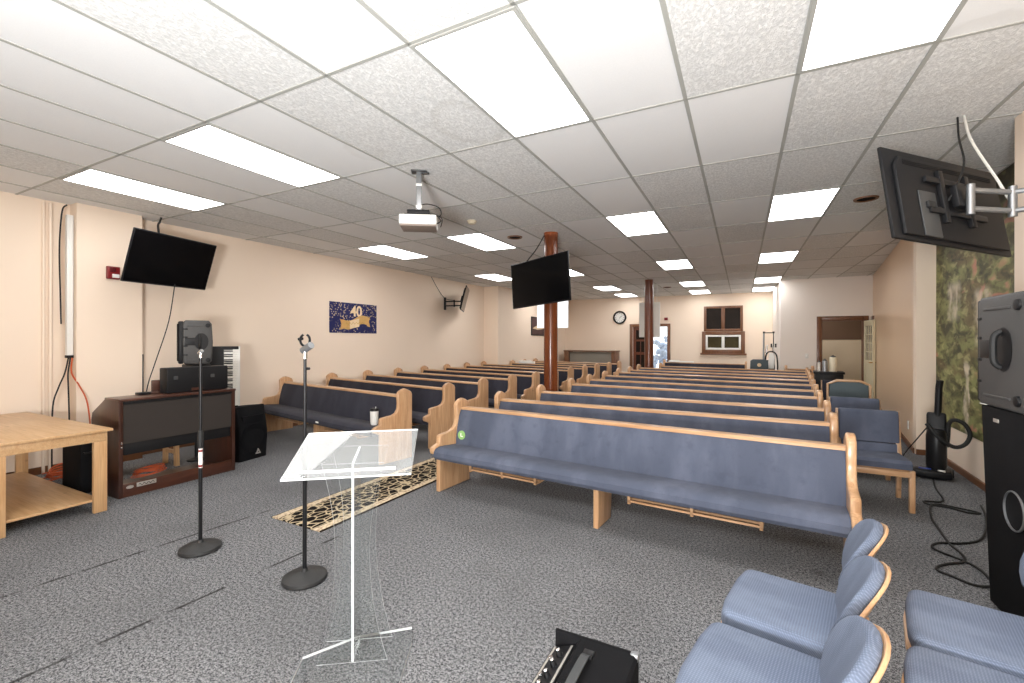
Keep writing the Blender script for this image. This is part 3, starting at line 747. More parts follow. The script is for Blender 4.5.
# clock
t = thing('wall_clock', 'round black-rimmed white clock on the back wall', 'clock', (-4.15, YB, 2.36))
rx = Matrix.Rotation(R(90), 4, 'X')
mesh('clock_rim', lambda b: lathe(b, [(.19, 0), (.25, 0), (.25, .05), (.235, .065), (.2, .06), (.19, .03)], 36, rx), 'black_plastic', t)
mesh('clock_dial', lambda b: lathe(b, [(0, .01), (.195, .01), (.195, .02), (0, .02)], 36, rx), 'clock_face', t)
def ticks(b):
    for k in range(12):
        a = 2*PI*k/12; box(b, (.155*math.sin(a), -.022, .155*math.cos(a)), (.012, .003, .04), 0, (a, 'Y'))
mesh('hour_marks', ticks, 'black_plastic', t, False)
mesh('clock_hands', lambda b: (box(b, (.045, -.025, .03), (.012, .003, .11), 0, (R(55), 'Y')), box(b, (-.02, -.026, -.06), (.008, .003, .13), 0, (R(20), 'Y'))), 'black_plastic', t, False)
# small items on the back wall
tag(mesh('alarm_box', lambda b: (box(b, (-2.46, YB-.025, 2.27), (.12, .07, .1), .01), box(b, (-2.46, YB-.065, 2.27), (.05, .02, .05), .006)), 'red_plastic'), 'small dark red alarm box above the back door', 'fire alarm')
tag(mesh('light_switch', lambda b: (box(b, (1.49, BY-.004, 1.09), (.075, .008, .12), .002), box(b, (1.49, BY-.011, 1.09), (.016, .008, .03), .002)), 'white_plastic'), 'white light switch beside the side-room door', 'light switch')
so = mesh('wall_outlet', lambda b: (box(b, (0, -.004, 0), (.075, .008, .12), .002), box(b, (0, -.009, .025), (.03, .004, .03), .002), box(b, (0, -.009, -.025), (.03, .004, .03), .002)), 'white_plastic')
so.location = (2.085, 8.15, .30); so.rotation_euler = (0, 0, R(-97.7)); tag(so, 'white wall outlet low on the tan right wall', 'outlet')
# framed picture on the far left wall
t = thing('framed_picture', 'dark sunset picture on the far left wall behind the column', 'picture', (WL2, 14.45, 1.97))
mesh('picture_frame', lambda b: box2(b, (0, -.66, -.32), (.03, .66, .32), .005), 'black_plastic', t)
mesh('picture_canvas', lambda b: box2(b, (.03, -.63, -.29), (.033, .63, .29)), 'canvas_print', t, False)
mesh('picture_cloud', lambda b: prism(b, [(-.6, -.08), (-.1, .06), (.3, .02), (.6, .1), (.6, -.02), (.2, -.1), (-.2, -.12)], .033, .035, 'x'), 'pale_gold', t, False)

# ------------------------------------------------------------------ projector
PX, PY = -2.64, 3.27
t = thing('ceiling_projector', 'white projector hanging from the ceiling on a dark pole', 'projector', (PX, PY, cz(PY)), R(33))
mesh('ceiling_plate', lambda b: (box2(b, (-.07, -.05, -.012), (.07, .05, 0), .003), box2(b, (.0, -.02, -.02), (.09, .02, -.012), .003)), 'dark_metal', t)
mesh('mount_pole', lambda b: (box2(b, (-.024, -.024, -.37), (.024, .024, -.01), .004),), 'grey_metal', t)
mesh('pole_band', lambda b: [box2(b, (-.027, -.027, z), (.027, .027, z+.022), .002) for z in (-.14, -.34)], 'white_plastic', t)
mesh('mount_bracket', lambda b: (box2(b, (-.10, -.08, -.415), (.10, .08, -.37), .006), box2(b, (-.12, -.1, -.425), (.12, .1, -.41), .003)), 'black_metal', t)
mesh('projector_case', lambda b: box2(b, (-.165, -.13, -.515), (.165, .13, -.425), .014, 3), 'white_plastic', t)
mesh('projector_underside', lambda b: box2(b, (-.158, -.122, -.53), (.158, .122, -.51), .006), 'grey_plastic', t)
mesh('lens', lambda b: lathe(b, [(0, 0), (.04, 0), (.04, .03), (.03, .034), (.0, .02)], 20, Matrix.Translation((.08, .125, -.47)) @ Matrix.Rotation(R(-90), 4, 'X')), 'black_plastic', t)
mesh('projector_cable', lambda b: (tube(b, [(.01, .02, -.3), (.08, .06, -.28), (.17, .08, -.30), (.2, .04, -.37), (.18, 0, -.42), (.2, -.04, -.46), (.165, -.05, -.49)], .005, 6, 6), tube(b, [(.0, .02, -.33), (.09, .03, -.38), (.19, .05, -.40), (.21, 0, -.45), (.2, -.06, -.52)], .004, 6, 6)), 'black_rubber', t)

# ------------------------------------------------------------------ wooden work table (left)
t = thing('wooden_table', 'light plywood table with lower shelf at the left edge', 'table', (-4.88, 1.16, 0))
TW, TD, TH = .69, 1.86, .71           # along Y, back towards the wall, height
mesh('tabletop', lambda b: box2(b, (-TD, -.02, TH-.022), (.03, TW+.03, TH), .004), 'birch_x', t)
def apron(b):
    box2(b, (-.02, 0, TH-.105), (.0, TW, TH-.022), .002); box2(b, (-TD+.03, 0, TH-.105), (-TD+.05, TW, TH-.022), .002)
    box2(b, (-TD+.05, TW-.02, TH-.105), (-.02, TW, TH-.022), .002); box2(b, (-TD+.05, 0, TH-.105), (-.02, .02, TH-.022), .002)
mesh('apron', apron, 'birch_x', t)
for x in (0, -TD+.05+.09):
    for y, s in ((0, 1), (TW, -1)):
        mesh('leg', lambda b: (box2(b, (x-.04, min(y+s*.0, y+s*.09), 0), (x, max(y, y+s*.09), TH-.105), .003), box2(b, (x-.13, min(y, y+s*.04), 0), (x-.041, max(y, y+s*.04), TH-.105), .003)), 'birch_z', t)
mesh('lower_shelf', lambda b: box2(b, (-TD+.14, .03, .095), (-.03, TW-.04, .115), .002), 'birch_x', t)
# coil of orange cord and a black case under and behind the table
def coil(b):
    for k in range(9):
        c = Vector((random.uniform(-.03, .03), random.uniform(-.03, .03), .02+.013*k)); r = random.uniform(.10, .16)
        tx = random.uniform(-.25, .25); ty = random.uniform(-.25, .25)
        pts = [c+Vector((r*math.cos(2*PI*i/20), r*1.1*math.sin(2*PI*i/20), .05+r*(tx*math.cos(2*PI*i/20)+ty*math.sin(2*PI*i/20)))) for i in range(20)]
        tube(b, pts, .0085, 6, 0, True)
co = mesh('cord_coil', coil, 'orange_cable'); co.scale = (.8, .8, .8); co.location = (-6.25, 2.0, .012); tag(co, 'coiled orange extension cord on the floor behind the table', 'extension cord')
t = thing('equipment_case', 'black equipment case on the floor between table and organ', 'case', (-5.75, 1.945, 0))
mesh('case_body', lambda b: box2(b, (-.2, -.045, .012), (.2, .05, .52), .015), 'black_tolex', t)
mesh('case_handle', lambda b: tube(b, [(.2, -.02, .40), (.225, -.02, .40), (.225, .03, .40), (.2, .03, .40)], .008, 8), 'black_plastic', t)
mesh('case_foot', lambda b: [box(b, (x, y, .006), (.03, .02, .012)) for x in (-.15, .15) for y in (-.025, .03)], 'black_rubber', t)

# ------------------------------------------------------------------ organ with its back to the room
t = thing('electric_organ', 'dark walnut organ with grey cloth back panel facing the room', 'organ', (-5.12, 2.558, 0))
OW = .535; OD = .55
prof = [(0, 0), (0, .90), (-.02, .912), (-.27, .912), (-.53, .765), (-.55, .70), (-.55, .0)]
for s in (-1, 1):
    mesh('side_panel', lambda b: prism(b, prof, s*OW-(.035 if s > 0 else 0), s*OW+(.035 if s < 0 else 0), 'y', .004), 'walnut_z', t)
mesh('top_board', lambda b: (box2(b, (-.28, -OW+.0, .90), (.015, OW, .925), .006),), 'walnut_y', t)
mesh('lid', lambda b: prism(b, [(-.275, .895), (-.525, .75), (-.53, .768), (-.28, .915)], -OW+.036, OW-.036, 'y'), 'walnut_y', t)
mesh('grille_panel', lambda b: box2(b, (-.03, -OW+.036, .50), (-.012, OW-.036, .875)), 'dark_grille_cloth', t, False)
mesh('back_frame', lambda b: (box2(b, (-.03, -OW+.036, .87), (-.002, OW-.036, .90), .003), box2(b, (-.2, -OW+.036, .39), (-.03, OW-.036, .50), .003)), ['black_plastic'], t)
mesh('key_bed', lambda b: box2(b, (-.53, -OW+.036, .60), (-.05, OW-.036, .66), .004), 'walnut_y', t)
mesh('base_board', lambda b: (box2(b, (-.03, -OW+.036, .0), (-.004, OW-.036, .125), .004), box2(b, (-.52, -OW+.036, .02), (-.03, OW-.036, .04))), 'walnut_y', t)
def plate(b):
    box2(b, (-.004, -.395, .075), (.003, -.235, .115), .002)
    lathe(b, [(0, 0), (.03, 0), (.028, .006), (0, .008)], 20, Matrix.Translation((-.004, -.447, .09)) @ Matrix.Rotation(R(90), 4, 'Y') @ Matrix.Diagonal((.5, 1, 1, 1)))
mesh('name_plate', plate, 'silver_trim', t)
def script(b):
    pts = [(.004, -.38+.0105*k, .095+.010*math.sin(k*1.9)) for k in range(13)]
    tube(b, pts, .0025, 5, 4)
mesh('name_script', script, 'black_plastic', t)
mesh('hinge', lambda b: [box(b, (.002, -OW+.022, z), (.006, .012, .02), .002) for z in (.47, .51)], 'chrome', t)
mesh('music_rack', lambda b: (box2(b, (-.275, -.16, .925), (-.25, .42, 1.06), .006), box2(b, (-.275, -.18, .925), (-.235, .44, .945), .004)), 'walnut_y', t)
# organ bench seen through the gap
t = thing('organ_bench', 'wooden organ bench seen through the gap under the organ', 'bench', (-6.02, 2.50, 0))
mesh('seat', lambda b: box2(b, (-.14, -.45, .40), (.14, .45, .43), .006), 'birch_x', t)
for s in (-1, 1):
    mesh('leg', lambda b: (prism(b, [(-.15, 0), (-.10, 0), (-.09, .40), (-.13, .40)], s*.38-.02, s*.38+.02, 'y'), prism(b, [(.15, 0), (.10, 0), (.09, .40), (.13, .40)], s*.38-.02, s*.38+.02, 'y'), box2(b, (-.13, s*.38-.015, .14), (.13, s*.38+.015, .18))), 'birch_z', t)
co = mesh('cord_coil', coil, 'orange_cable'); co.location = (-5.55, 2.45, .045); co.scale = (.5, .9, .5); tag(co, 'tangled orange cord lying inside the organ base', 'extension cord')
# black mixer case and upright speaker on the organ
t = thing('mixer_case', 'flat black mixer case standing on top of the organ', 'mixer', (-5.28, 2.70, .926))
mesh('case_body', lambda b: box2(b, (-.07, -.25, 0), (.08, .36, .26), .012), 'black_plastic', t)
mesh('case_latch', lambda b: [box2(b, (.08, y-.02, .14), (.088, y+.02, .175), .003) for y in (-.17, .19)], 'dark_metal', t)
mesh('case_label', lambda b: box2(b, (.08, -.02, .012), (.083, .09, .04)), 'walnut_y', t)
# speaker on the organ: its handle side turned to the room
def handle_face(t, w, h, y, sz=1.):
    """a recessed carry handle on the local face at y = const, facing -Y"""
    mesh('handle_recess', lambda b: lathe(b, [(0, -.006), (.07*sz, -.006), (.085*sz, -.001), (.09*sz, .004), (0, .004)], 28, Matrix.Translation((0.04*sz, y, h*.52)) @ Matrix.Rotation(R(90), 4, 'X') @ Matrix.Diagonal((.8, 1.15, 1, 1))), 'black_plastic', t)
    mesh('handle_grip', lambda b: tube(b, [(.02*sz, y-.004, h*.52-.085*sz), (.02*sz, y-.03, h*.52-.06*sz), (.02*sz, y-.034, h*.52), (.02*sz, y-.03, h*.52+.06*sz), (.02*sz, y-.004, h*.52+.085*sz)], .014*sz, 8, 4), 'black_rubber', t)
    mesh('side_channel', lambda b: box2(b, (-w*.42, y-.003, h*.52-.045*sz), (.02*sz, y+.002, h*.52+.045*sz), .002), 'black_plastic', t)
def boxy_speaker(loc, rz, label, w, h, d):
    t = thing('loudspeaker', label, 'loudspeaker', loc, rz, 'moulded loudspeakers')
    def sh(b):
        b2 = BM(); n = []
        prism(b2, [(-w/2, .03), (-w/2+.03, 0), (w/2-.03, 0), (w/2, .04), (w/2+.012, h*.5), (w/2, h-.04), (w/2-.03, h), (-w/2+.03, h), (-w/2, h-.03)], -d/2, d/2, 'y', .018, 3)
        merge(b, b2)
    mesh('speaker_shell', sh, 'speaker_shell', t)
    mesh('baffle_rim', lambda b: box2(b, (-w/2-.035, -d/2+.01, .01), (-w/2+.01, d/2-.01, h-.012), .01), 'black_plastic', t)
    mesh('front_grille', lambda b: box2(b, (-w/2-.045, -d/2+.03, .04), (-w/2-.03, d/2-.03, h-.04), .004), 'speaker_grille', t)
    handle_face(t, w, h, -d/2, h/.54)
    for z in (.10, .88): mesh('shell_ridge', lambda b: box2(b, (-w*.34, -d/2-.006, h*z-.007), (w*.22, -d/2+.002, h*z+.007), .004), 'speaker_shell', t)
    for z in (.1, .89): mesh('corner_bolt', lambda b: lathe(b, [(0, .0), (.028, .0), (.026, .012), (0, .016)], 18, Matrix.Translation((w*.36, -d/2, h*z)) @ Matrix.Rotation(R(90), 4, 'X')), 'black_plastic', t)
    def notches(b):
        for z in (.22, .42, .62, .80): box2(b, (-w/2+.005, -d/2-.003, h*z-.008), (-w/2+.05, -d/2+.002, h*z+.008), .002)
    mesh('shell_notch', notches, 'black_plastic', t)
    return t
boxy_speaker((-5.96, 3.126, 1.18), R(66), 'grey loudspeaker with side handle standing behind the organ', .29, .53, .30)
# stand for it
t = thing('speaker_stand', 'black speaker stand behind the organ under the grey loudspeaker', 'speaker stand', (-5.96, 3.126, 0))
mesh('stand_post', lambda b: tube(b, [(0, 0, .03), (0, 0, 1.15)], .018, 12), 'black_metal', t)
mesh('stand_plate', lambda b: (box2(b, (-.11, -.11, 1.14), (.11, .11, 1.178), .01),), 'black_metal', t)
mesh('stand_foot', lambda b: lathe(b, [(0, .0), (.10, .0), (.10, .02), (.03, .04), (0, .04)], 24), 'black_metal', t)
# keyboard standing on end against the wall
t = thing('keyboard', 'electronic keyboard standing upright on end behind the organ', 'keyboard', (-6.22, 3.60, 0), R(64))
mesh('keyboard_body', lambda b: box2(b, (-.22, -.05, .0), (.17, .05, 1.39), .008), 'black_plastic', t)
mesh('white_keys', lambda b: [box2(b, (.0, -.062, .08+.0235*k), (.17, -.05, .0805+.0235*k+.0215), .0) for k in range(54)], 'white_key', t, False)
def bk(b):
    for k in range(54):
        if k % 7 in (0, 1, 3, 4, 5): box2(b, (.0, -.068, .08+.0235*k+.016), (.10, -.055, .08+.0235*k+.031))
mesh('black_keys', bk, 'black_plastic', t, False)
mesh('end_cheek', lambda b: box2(b, (.17, -.06, 0), (.186, .05, 1.39), .004), 'white_plastic', t)
# thin black antenna post left of the organ
tag(mesh('antenna', lambda b: (tube(b, [(-5.35, 2.31, .926), (-5.35, 2.31, 1.33)], .006, 8), box2(b, (-5.39, 2.26, .926), (-5.31, 2.36, .95), .004)), 'black_metal'), 'thin black antenna standing on the left end of the organ', 'antenna')

# floor monitor wedge
t = thing('floor_monitor', 'black floor monitor loudspeaker right of the organ', 'loudspeaker', (-5.60, 3.45, 0), R(98), 'floor loudspeakers')
MW, MH, MD = .40, .60, .42
def wedge(b): prism(b, [(-.21, 0), (.21, 0), (.21, .62), (-.17, .66), (-.23, .33)], -MW/2, MW/2, 'x', .02, 3)
mesh('cabinet', wedge, 'black_tolex', t)
mesh('woofer_cone', lambda b: lathe(b, [(.05, -.02), (.17, .012), (.185, .012), (.185, .0), (.06, -.03)], 30, Matrix.Translation((0, -.222, .26)) @ Matrix.Rotation(R(92), 4, 'X')), 'speaker_grille', t)
mesh('horn_flare', lambda b: prism(b, [(-.13, .42), (.13, .42), (.15, .54), (-.15, .54)], -.208, -.185, 'y', .006), 'speaker_grille', t)
mesh('logo_badge', lambda b: prism(b, [(.02, .06), (.09, .06), (.055, .125)], -.235, -.222, 'y'), 'silver_trim', t, False)
mesh('logo_mark', lambda b: (tube(b, [(.042, -.237, .072), (.05, -.237, .092), (.056, -.237, .074), (.066, -.237, .09)], .003, 5),), 'black_plastic', t)
mesh('top_knob', lambda b: tube(b, [(-.1, -.05, .64), (-.1, -.05, .67)], .02, 12), 'black_plastic', t)

# ------------------------------------------------------------------ microphone stands
def mic_stand(loc, h, label, clip):
    t = thing('microphone_stand', label, 'microphone stand', (loc[0], loc[1], 0), 0, 'microphone stands')
    mesh('base', lambda b: lathe(b, [(0, .004), (.125, .004), (.13, .012), (.127, .028), (.10, .042), (.045, .05), (.022, .058), (.018, .075), (0, .075)], 40), 'cast_iron', t)
    mesh('pole', lambda b: tube(b, [(0, 0, .07), (0, 0, h*.56)], .0125, 14), 'black_metal', t)
    mesh('upper_pole', lambda b: tube(b, [(0, 0, h*.55), (0, 0, h)], .0095, 12), 'black_metal', t)
    mesh('clutch', lambda b: lathe(b, [(.0, h*.53), (.017, h*.53), (.019, h*.545), (.019, h*.60), (.014, h*.62), (.0, h*.62)], 16), 'black_rubber', t)
    if clip == 'ring':
        mesh('thread_adapter', lambda b: tube(b, [(0, 0, h), (0, 0, h+.05)], .012, 12), 'chrome', t)
        mesh('clip_body', lambda b: (tube(b, [(-.02, 0, h+.05), (.055, 0, h+.085)], .022, 12), tube(b, [(0, 0, h+.04), (0, 0, h+.07)], .016, 10)), 'grey_metal', t)
        mesh('clip_ring', lambda b: tube(b, [(.0+.018*math.cos(a), .02*math.cos(a), h+.115+.036*math.sin(a)) for a in [R(-250+20*k) for k in range(17)]], .007, 8), 'black_plastic', t)
        mesh('clip_spring', lambda b: tube(b, [(-.045, -.01, h+.12), (-.018, -.005, h+.125)], .010, 8), 'black_plastic', t)
        mesh('adjust_knob', lambda b: tube(b, [(0, 0, h-.06), (.028, .01, h-.06)], .008, 8), 'black_plastic', t)
    else:
        mesh('thread_adapter', lambda b: (tube(b, [(0, 0, h), (0, 0, h+.04)], .011, 12), tube(b, [(-.014, 0, h+.03), (.014, 0, h+.05)], .014, 10)), 'chrome', t)
        mesh('pole_sticker', lambda b: (tube(b, [(0, 0, .58), (0, 0, .72)], .0132, 12)), 'white_paper', t, label='white paper sticker')
        mesh('sticker_print', lambda b: (tube(b, [(0, 0, .585), (0, 0, .60)], .0136, 12), tube(b, [(0, 0, .69), (0, 0, .705)], .0136, 12)), 'red_plastic', t)
    return t
mic_stand((-3.38, 1.80), 1.35, 'black microphone stand with a white sticker, nearer the organ', 'plain')
mic_stand((-2.39, 1.87), 1.36, 'black microphone stand with a ring clip, behind the acrylic lectern', 'ring')

# ------------------------------------------------------------------ acrylic lectern
t = thing('acrylic_lectern', 'clear acrylic lectern with a sloping top in the foreground', 'lectern', (-1.62, 1.55, 0), R(34.5))
tilt = Matrix.Translation((0, -.01, .947)) @ Matrix.Rotation(R(-3.2), 4, 'Z') @ Matrix.Rotation(R(17.3), 4, 'X') @ Matrix.Rotation(R(3.3), 4, 'Z')
def edged(b, idx=1, thr=.5):
    b.normal_update()
def plate_faces(o, axis_len):
    """cut edges of a sheet get the frosted look"""
    me = o.data
    big = max(p.area for p in me.polygons)
    for p in me.polygons:
        p.material_index = 0 if p.area > big*.3 else 1
o = mesh('reading_top', lambda b: prism(b, [(-.27, -.2), (.27, -.2), (.27, .2), (-.27, .2)], -.004, .004, 'z', 0, 2, tilt), ['acrylic_top', 'frosted_edge'], t, False); plate_faces(o, 0)
o = mesh('book_lip', lambda b: prism(b, [(-.2, -.165), (.2, -.165), (.2, -.158), (-.2, -.158)], .004, .016, 'z', .002, 2, tilt), 'frosted_edge', t)
def hour(w0, w1, wm, z0, z1):
    L_ = []; n = 14
    for k in range(n+1):
        u = k/n; z = z0+(z1-z0)*u; w = wm+(w0-wm)*max(0, 1-u/.55)**2 + (w1-wm)*max(0, (u-.55)/.45)**2; L_.append((w/2, z))
    return L_+[(-x, z) for x, z in L_[::-1]]
for y, zt in ((-.085, .915), (.075, .958)):
    o = mesh('upright_panel', lambda b: prism(b, hour(.31, .27, .15, .012, zt), y-.002, y+.002, 'y'), ['clear_acrylic', 'frosted_edge'], t, False)
    for p in o.data.polygons: p.material_index = 0 if abs(p.normal.y) > .9 else 1
o = mesh('center_web', lambda b: prism(b, [(-.081, .012), (.071, .012), (.071, .955), (-.081, .914)], -.005, .005, 'x'), ['clear_acrylic', 'frosted_edge'], t, False)
for p in o.data.polygons: p.material_index = 0 if (abs(p.normal.x) > .9 or p.normal.y > .9) else 1
o = mesh('base_plate', lambda b: prism(b, [(-.235, -.02), (-.235, -.28), (.22, -.28), (.255, .02), (.245, .14), (-.02, .10)], 0, .012, 'z'), ['clear_acrylic', 'frosted_edge'], t, False)
for p in o.data.polygons: p.material_index = 0 if abs(p.normal.z) > .9 else 1

# ------------------------------------------------------------------ auditorium chairs (foreground right)
SA, CA = math.sin(R(12)), math.cos(R(12))
def row_pt(a, p): return (a*SA+p*CA, a*CA-p*SA, 0)
def seat_outline():
    o = []; w = .215
    o += [(-.17, -.04), (.17, -.04)]
    o += [(w, -.12), (w, -.40)]
    for k in range(1, 6): a = k/6*PI/2; o.append((w-.05+.05*math.cos(a), -.41-.05*math.sin(a)))
    o += [(.10, -.468), (-.10, -.468)]
    for k in range(1, 6): a = PI/2-k/6*PI/2; o.append((-w+.05-.05*math.cos(a), -.41-.05*math.sin(a)))
    o += [(-w, -.40), (-w, -.12)]
    return o
def back_outline(s=1.):
    """outline of the short back, (x, height above the seat junction)"""
    w = .212*s; o = [(-.11*s, 0), (.11*s, 0), (.165*s, .03), (.198*s, .07), (w, .12)]
    for k in range(1, 12):
        a = k/12*PI; o.append((w*math.cos(a), .12+.165*s*math.sin(a)**.85))
    return o+[(-w, .12), (-.198*s, .07), (-.165*s, .03)]
LEAN = R(-24)
def back_curve(b):
    for v in b.verts: v.co.y += -.75*v.co.x**2+.02
    bmesh.ops.transform(b, matrix=Matrix.Translation((0, -.105, .435)) @ Matrix.Rotation(LEAN, 4, 'X'), verts=b.verts)
def grid_prism(bm, outline, t0, t1, bev):
    b = BM()
    prism(b, outline, t0, t1, 'y', bev, 3)
    for k in range(-4, 5):
        bmesh.ops.bisect_plane(b, geom=list(b.verts)+list(b.edges)+list(b.faces), plane_co=(k*.045, 0, 0), plane_no=(1, 0, 0))
    back_curve(b); merge(bm, b)
def aud_chair(a, p, label, seat=True, legs=True):
    t = thing('auditorium_chair', label, 'chair', row_pt(a, p), R(-102), 'blue patterned auditorium chairs')
    if seat:
        mesh('seat', lambda b: prism(b, seat_outline(), .385, .47, 'z', .03, 4), 'chair_fabric', t)
        mesh('seat_shell', lambda b: prism(b, [(x*1.02, y*1.012) for x, y in seat_outline()], .366, .388, 'z', .004), 'oak_x', t)
    mesh('backrest', lambda b: grid_prism(b, back_outline(), -.04, .0, .016), 'chair_fabric', t)
    mesh('back_shell', lambda b: grid_prism(b, [(x*1.014, z*1.012-.001) for x, z in back_outline()], .0, .012, .003), 'oak_x', t)
    mesh('pedestal', lambda b: (prism(b, [(-.16, 0), (.0, 0), (-.01, .03), (-.04, .36), (-.02, .50), (-.055, .50), (-.10, .36), (-.12, .03)], -.02, .02, 'x', .004), box2(b, (-.15, -.12, 0), (.15, -.04, .025), .006)), 'oak_z', t)
    if seat:
        mesh('seat_support', lambda b: prism(b, [(-.30, .366), (-.04, .366), (-.05, .30), (-.08, .26)], -.018, .018, 'x', .003), 'oak_x', t)
    if legs:
        for s in (-1, 1):
            mesh('leg', lambda b: prism(b, [(-.40, 0), (-.355, 0), (-.35, .366), (-.40, .366)], s*.17-.016, s*.17+.016, 'x', .003), 'oak_z', t)
    return t
aud_chair(2.455, .0, 'blue auditorium chair in the near row without a seat pad, closest to the front pew', False, False)
aud_chair(2.005, .0, 'blue auditorium chair with a seat pad, middle of the near row', True, False)
aud_chair(1.52, -.01, 'blue auditorium chair cut by the bottom edge, nearest the camera', True, False)
aud_chair(2.255, .555, 'blue auditorium chair at right, the upper seat pad of the second row')
aud_chair(1.805, .535, 'blue auditorium chair in the bottom right corner of the picture')
aud_chair(2.72, .60, 'blue auditorium chair at the right edge without a seat pad, below the black subwoofer', False, False)

# ------------------------------------------------------------------ combo amplifier
t = thing('combo_amplifier', 'black combo amplifier with knobs on the floor in front', 'amplifier', (-.4565, 1.545, 0))
AX, AY, AH = .1485, .50, .42
body = [(-.135, .0), (AX, .0), (AX, AH-.01), (AX-.01, AH), (-.05, AH), (-.068, AH-.028), (-.1465, AH-.058), (-.146, .31), (-.13, .30)]
mesh('cabinet', lambda b: prism(b, body, -AY+.018, -.018, 'y', .0), 'black_tolex', t, False)
for y in (-AY, -.02):
    mesh('end_cap', lambda b: prism(b, [(-AX, 0), (AX, 0), (AX, AH), (-AX, AH)], y, y+.02, 'y', .006), 'black_tolex', t)
ang = math.atan2(.030, .0785)
pm = Matrix.Translation((-.107, 0, AH-.043)) @ Matrix.Rotation(-ang, 4, 'Y')
mesh('control_panel', lambda b: (lambda q: (box2(q, (-.044, -AY+.03, .0), (.042, -.03, .005)), merge(b, q, pm)))(BM()), 'black_metal', t, False)
mesh('panel_stripe', lambda b: (lambda q: ([box2(q, (x-.004, -AY+.035, .005), (x+.004, -.035, .0065)) for x in (-.034, .034)], merge(b, q, pm)))(BM()), 'silver_trim', t, False)
for k in range(7):
    kn = mesh('knob', lambda b: (lambda q: (lathe(q, [(0, .005), (.012, .005), (.010, .022), (0, .024)], 14, Matrix.Translation((0.004, -.085-.055*k, 0))), merge(b, q, pm)))(BM()), 'black_plastic', t)
    mesh('knob_cap', lambda b: (lambda q: (lathe(q, [(0, .024), (.008, .024), (.007, .027), (0, .028)], 12, Matrix.Translation((0.004, -.085-.055*k, 0))), merge(b, q, pm)))(BM()), 'chrome', kn)
mesh('jack_nut', lambda b: (lambda q: ([lathe(q, [(0, .005), (.009, .005), (.009, .010), (0, .011)], 6, Matrix.Translation((-.024, -.10-.09*k, 0))) for k in range(4)], merge(b, q, pm)))(BM()), 'chrome', t)
mesh('front_grille', lambda b: box2(b, (-.143, -AY+.022, .03), (-.128, -.022, .285), .003), 'speaker_grille', t)
def strap(b):
    pts = [(.0, -.10, AH+.001), (.0, -.115, AH+.012), (0, -.15, AH+.02), (0, -.25, AH+.024), (0, -.35, AH+.02), (0, -.385, AH+.012), (0, -.40, AH+.001)]
    pts = catmull(pts, 5)
    for d in (0,):
        top = [Vector((.016, p.y, p.z)) for p in pts]
        vs = []
        for p in pts: vs.append([b.verts.new((x, p.y, p.z+z)) for x, z in ((-.014, 0), (.014, 0), (.014, .006), (-.014, .006))])
        for A, B in zip(vs, vs[1:]):
            for k in range(4): b.faces.new((A[k], A[(k+1) % 4], B[(k+1) % 4], B[k]))
        b.faces.new(vs[0]); b.faces.new(vs[-1])
mesh('strap_handle', strap, 'dark_metal', t)
mesh('strap_cap', lambda b: [box2(b, (-.018, y-.02, AH), (.018, y+.02, AH+.01), .003) for y in (-.095, -.405)], 'black_metal', t)
mesh('corner_protector', lambda b: [box(b, (AX-.012, y, AH-.010), (.03, .03, .026), .008) for y in (-.012, -AY+.012)], 'grey_metal', t)

# ------------------------------------------------------------------ speaker stack at right
t = thing('subwoofer', 'large black subwoofer cabinet under the grey loudspeaker at right', 'loudspeaker', (1.44, 3.22, 0), 0, 'right loudspeaker stack')
def sub(b):
    b2 = BM(); bmesh.ops.create_cube(b2, size=1)
    for v in b2.verts:
        top = v.co.z > 0
        x = v.co.x*(.46 if top else .40); y = v.co.y*(.54 if top else .50)
        v.co = (x, y, (1.12 if top else .02))
    bevel(b2, .012, 2); merge(b, b2)
mesh('cabinet', sub, 'black_tolex', t)
mesh('foot', lambda b: [box(b, (x, y, .012), (.05, .05, .024), .004) for x in (-.15, .15) for y in (-.19, .19)], 'black_rubber', t)
mesh('jack_plate', lambda b: box(b, (-.204, .12, .50), (.012, .07, .12), .003, (R(-1.6), 'Y')), 'chrome', t)
mesh('port_ring', lambda b: lathe(b, [(.094, 0), (.10, 0), (.10, .008), (.094, .01)], 28, Matrix.Translation((-.216, -.06, .62)) @ Matrix.Rotation(R(-90), 4, 'Y')), 'grey_metal', t)
mesh('side_badge', lambda b: box(b, (-.2265, .10, 1.05), (.006, .06, .02), .002), 'silver_trim', t)
boxy_speaker((1.40, 3.25, 1.121), R(-90), 'large grey loudspeaker with side handle on the black subwoofer at right', .50, .60, .40)
tag(mesh('paper_card', lambda b: box(b, (1.225, 3.44, 1.125), (.05, .07, .003)), 'white_paper'), 'small white card under the right loudspeaker edge', 'card')

# ------------------------------------------------------------------ vacuum cleaner and its cord
t = thing('vacuum_cleaner', 'black upright vacuum cleaner with a hose against the mural wall', 'vacuum cleaner', (1.87, 6.40, 0), R(-16))
mesh('cleaner_head', lambda b: prism(b, [(-.19, -.14), (-.02, -.15), (.12, -.10), (.13, .10), (-.06, .13), (-.19, -.03)], .015, .10, 'z', .02, 3), 'black_plastic', t)
for s_ in (-1, 1): mesh('wheel', lambda b: tube(b, [(s_*.09+.02, .1, .045), (s_*.12+.02, .1, .045)], .045, 16), 'black_rubber', t)
mesh('head_badge', lambda b: box(b, (-.09, -.08, .102), (.10, .04, .012), .004), 'blue_plastic', t)
mesh('head_label', lambda b: box(b, (.04, -.10, .10), (.06, .03, .02), .004), 'silver_trim', t)
mesh('dust_canister', lambda b: lathe(b, [(0, .10), (.075, .10), (.085, .14), (.085, .46), (.07, .52), (0, .53)], 22, Matrix.Translation((0, .0, 0))), 'black_metal', t)
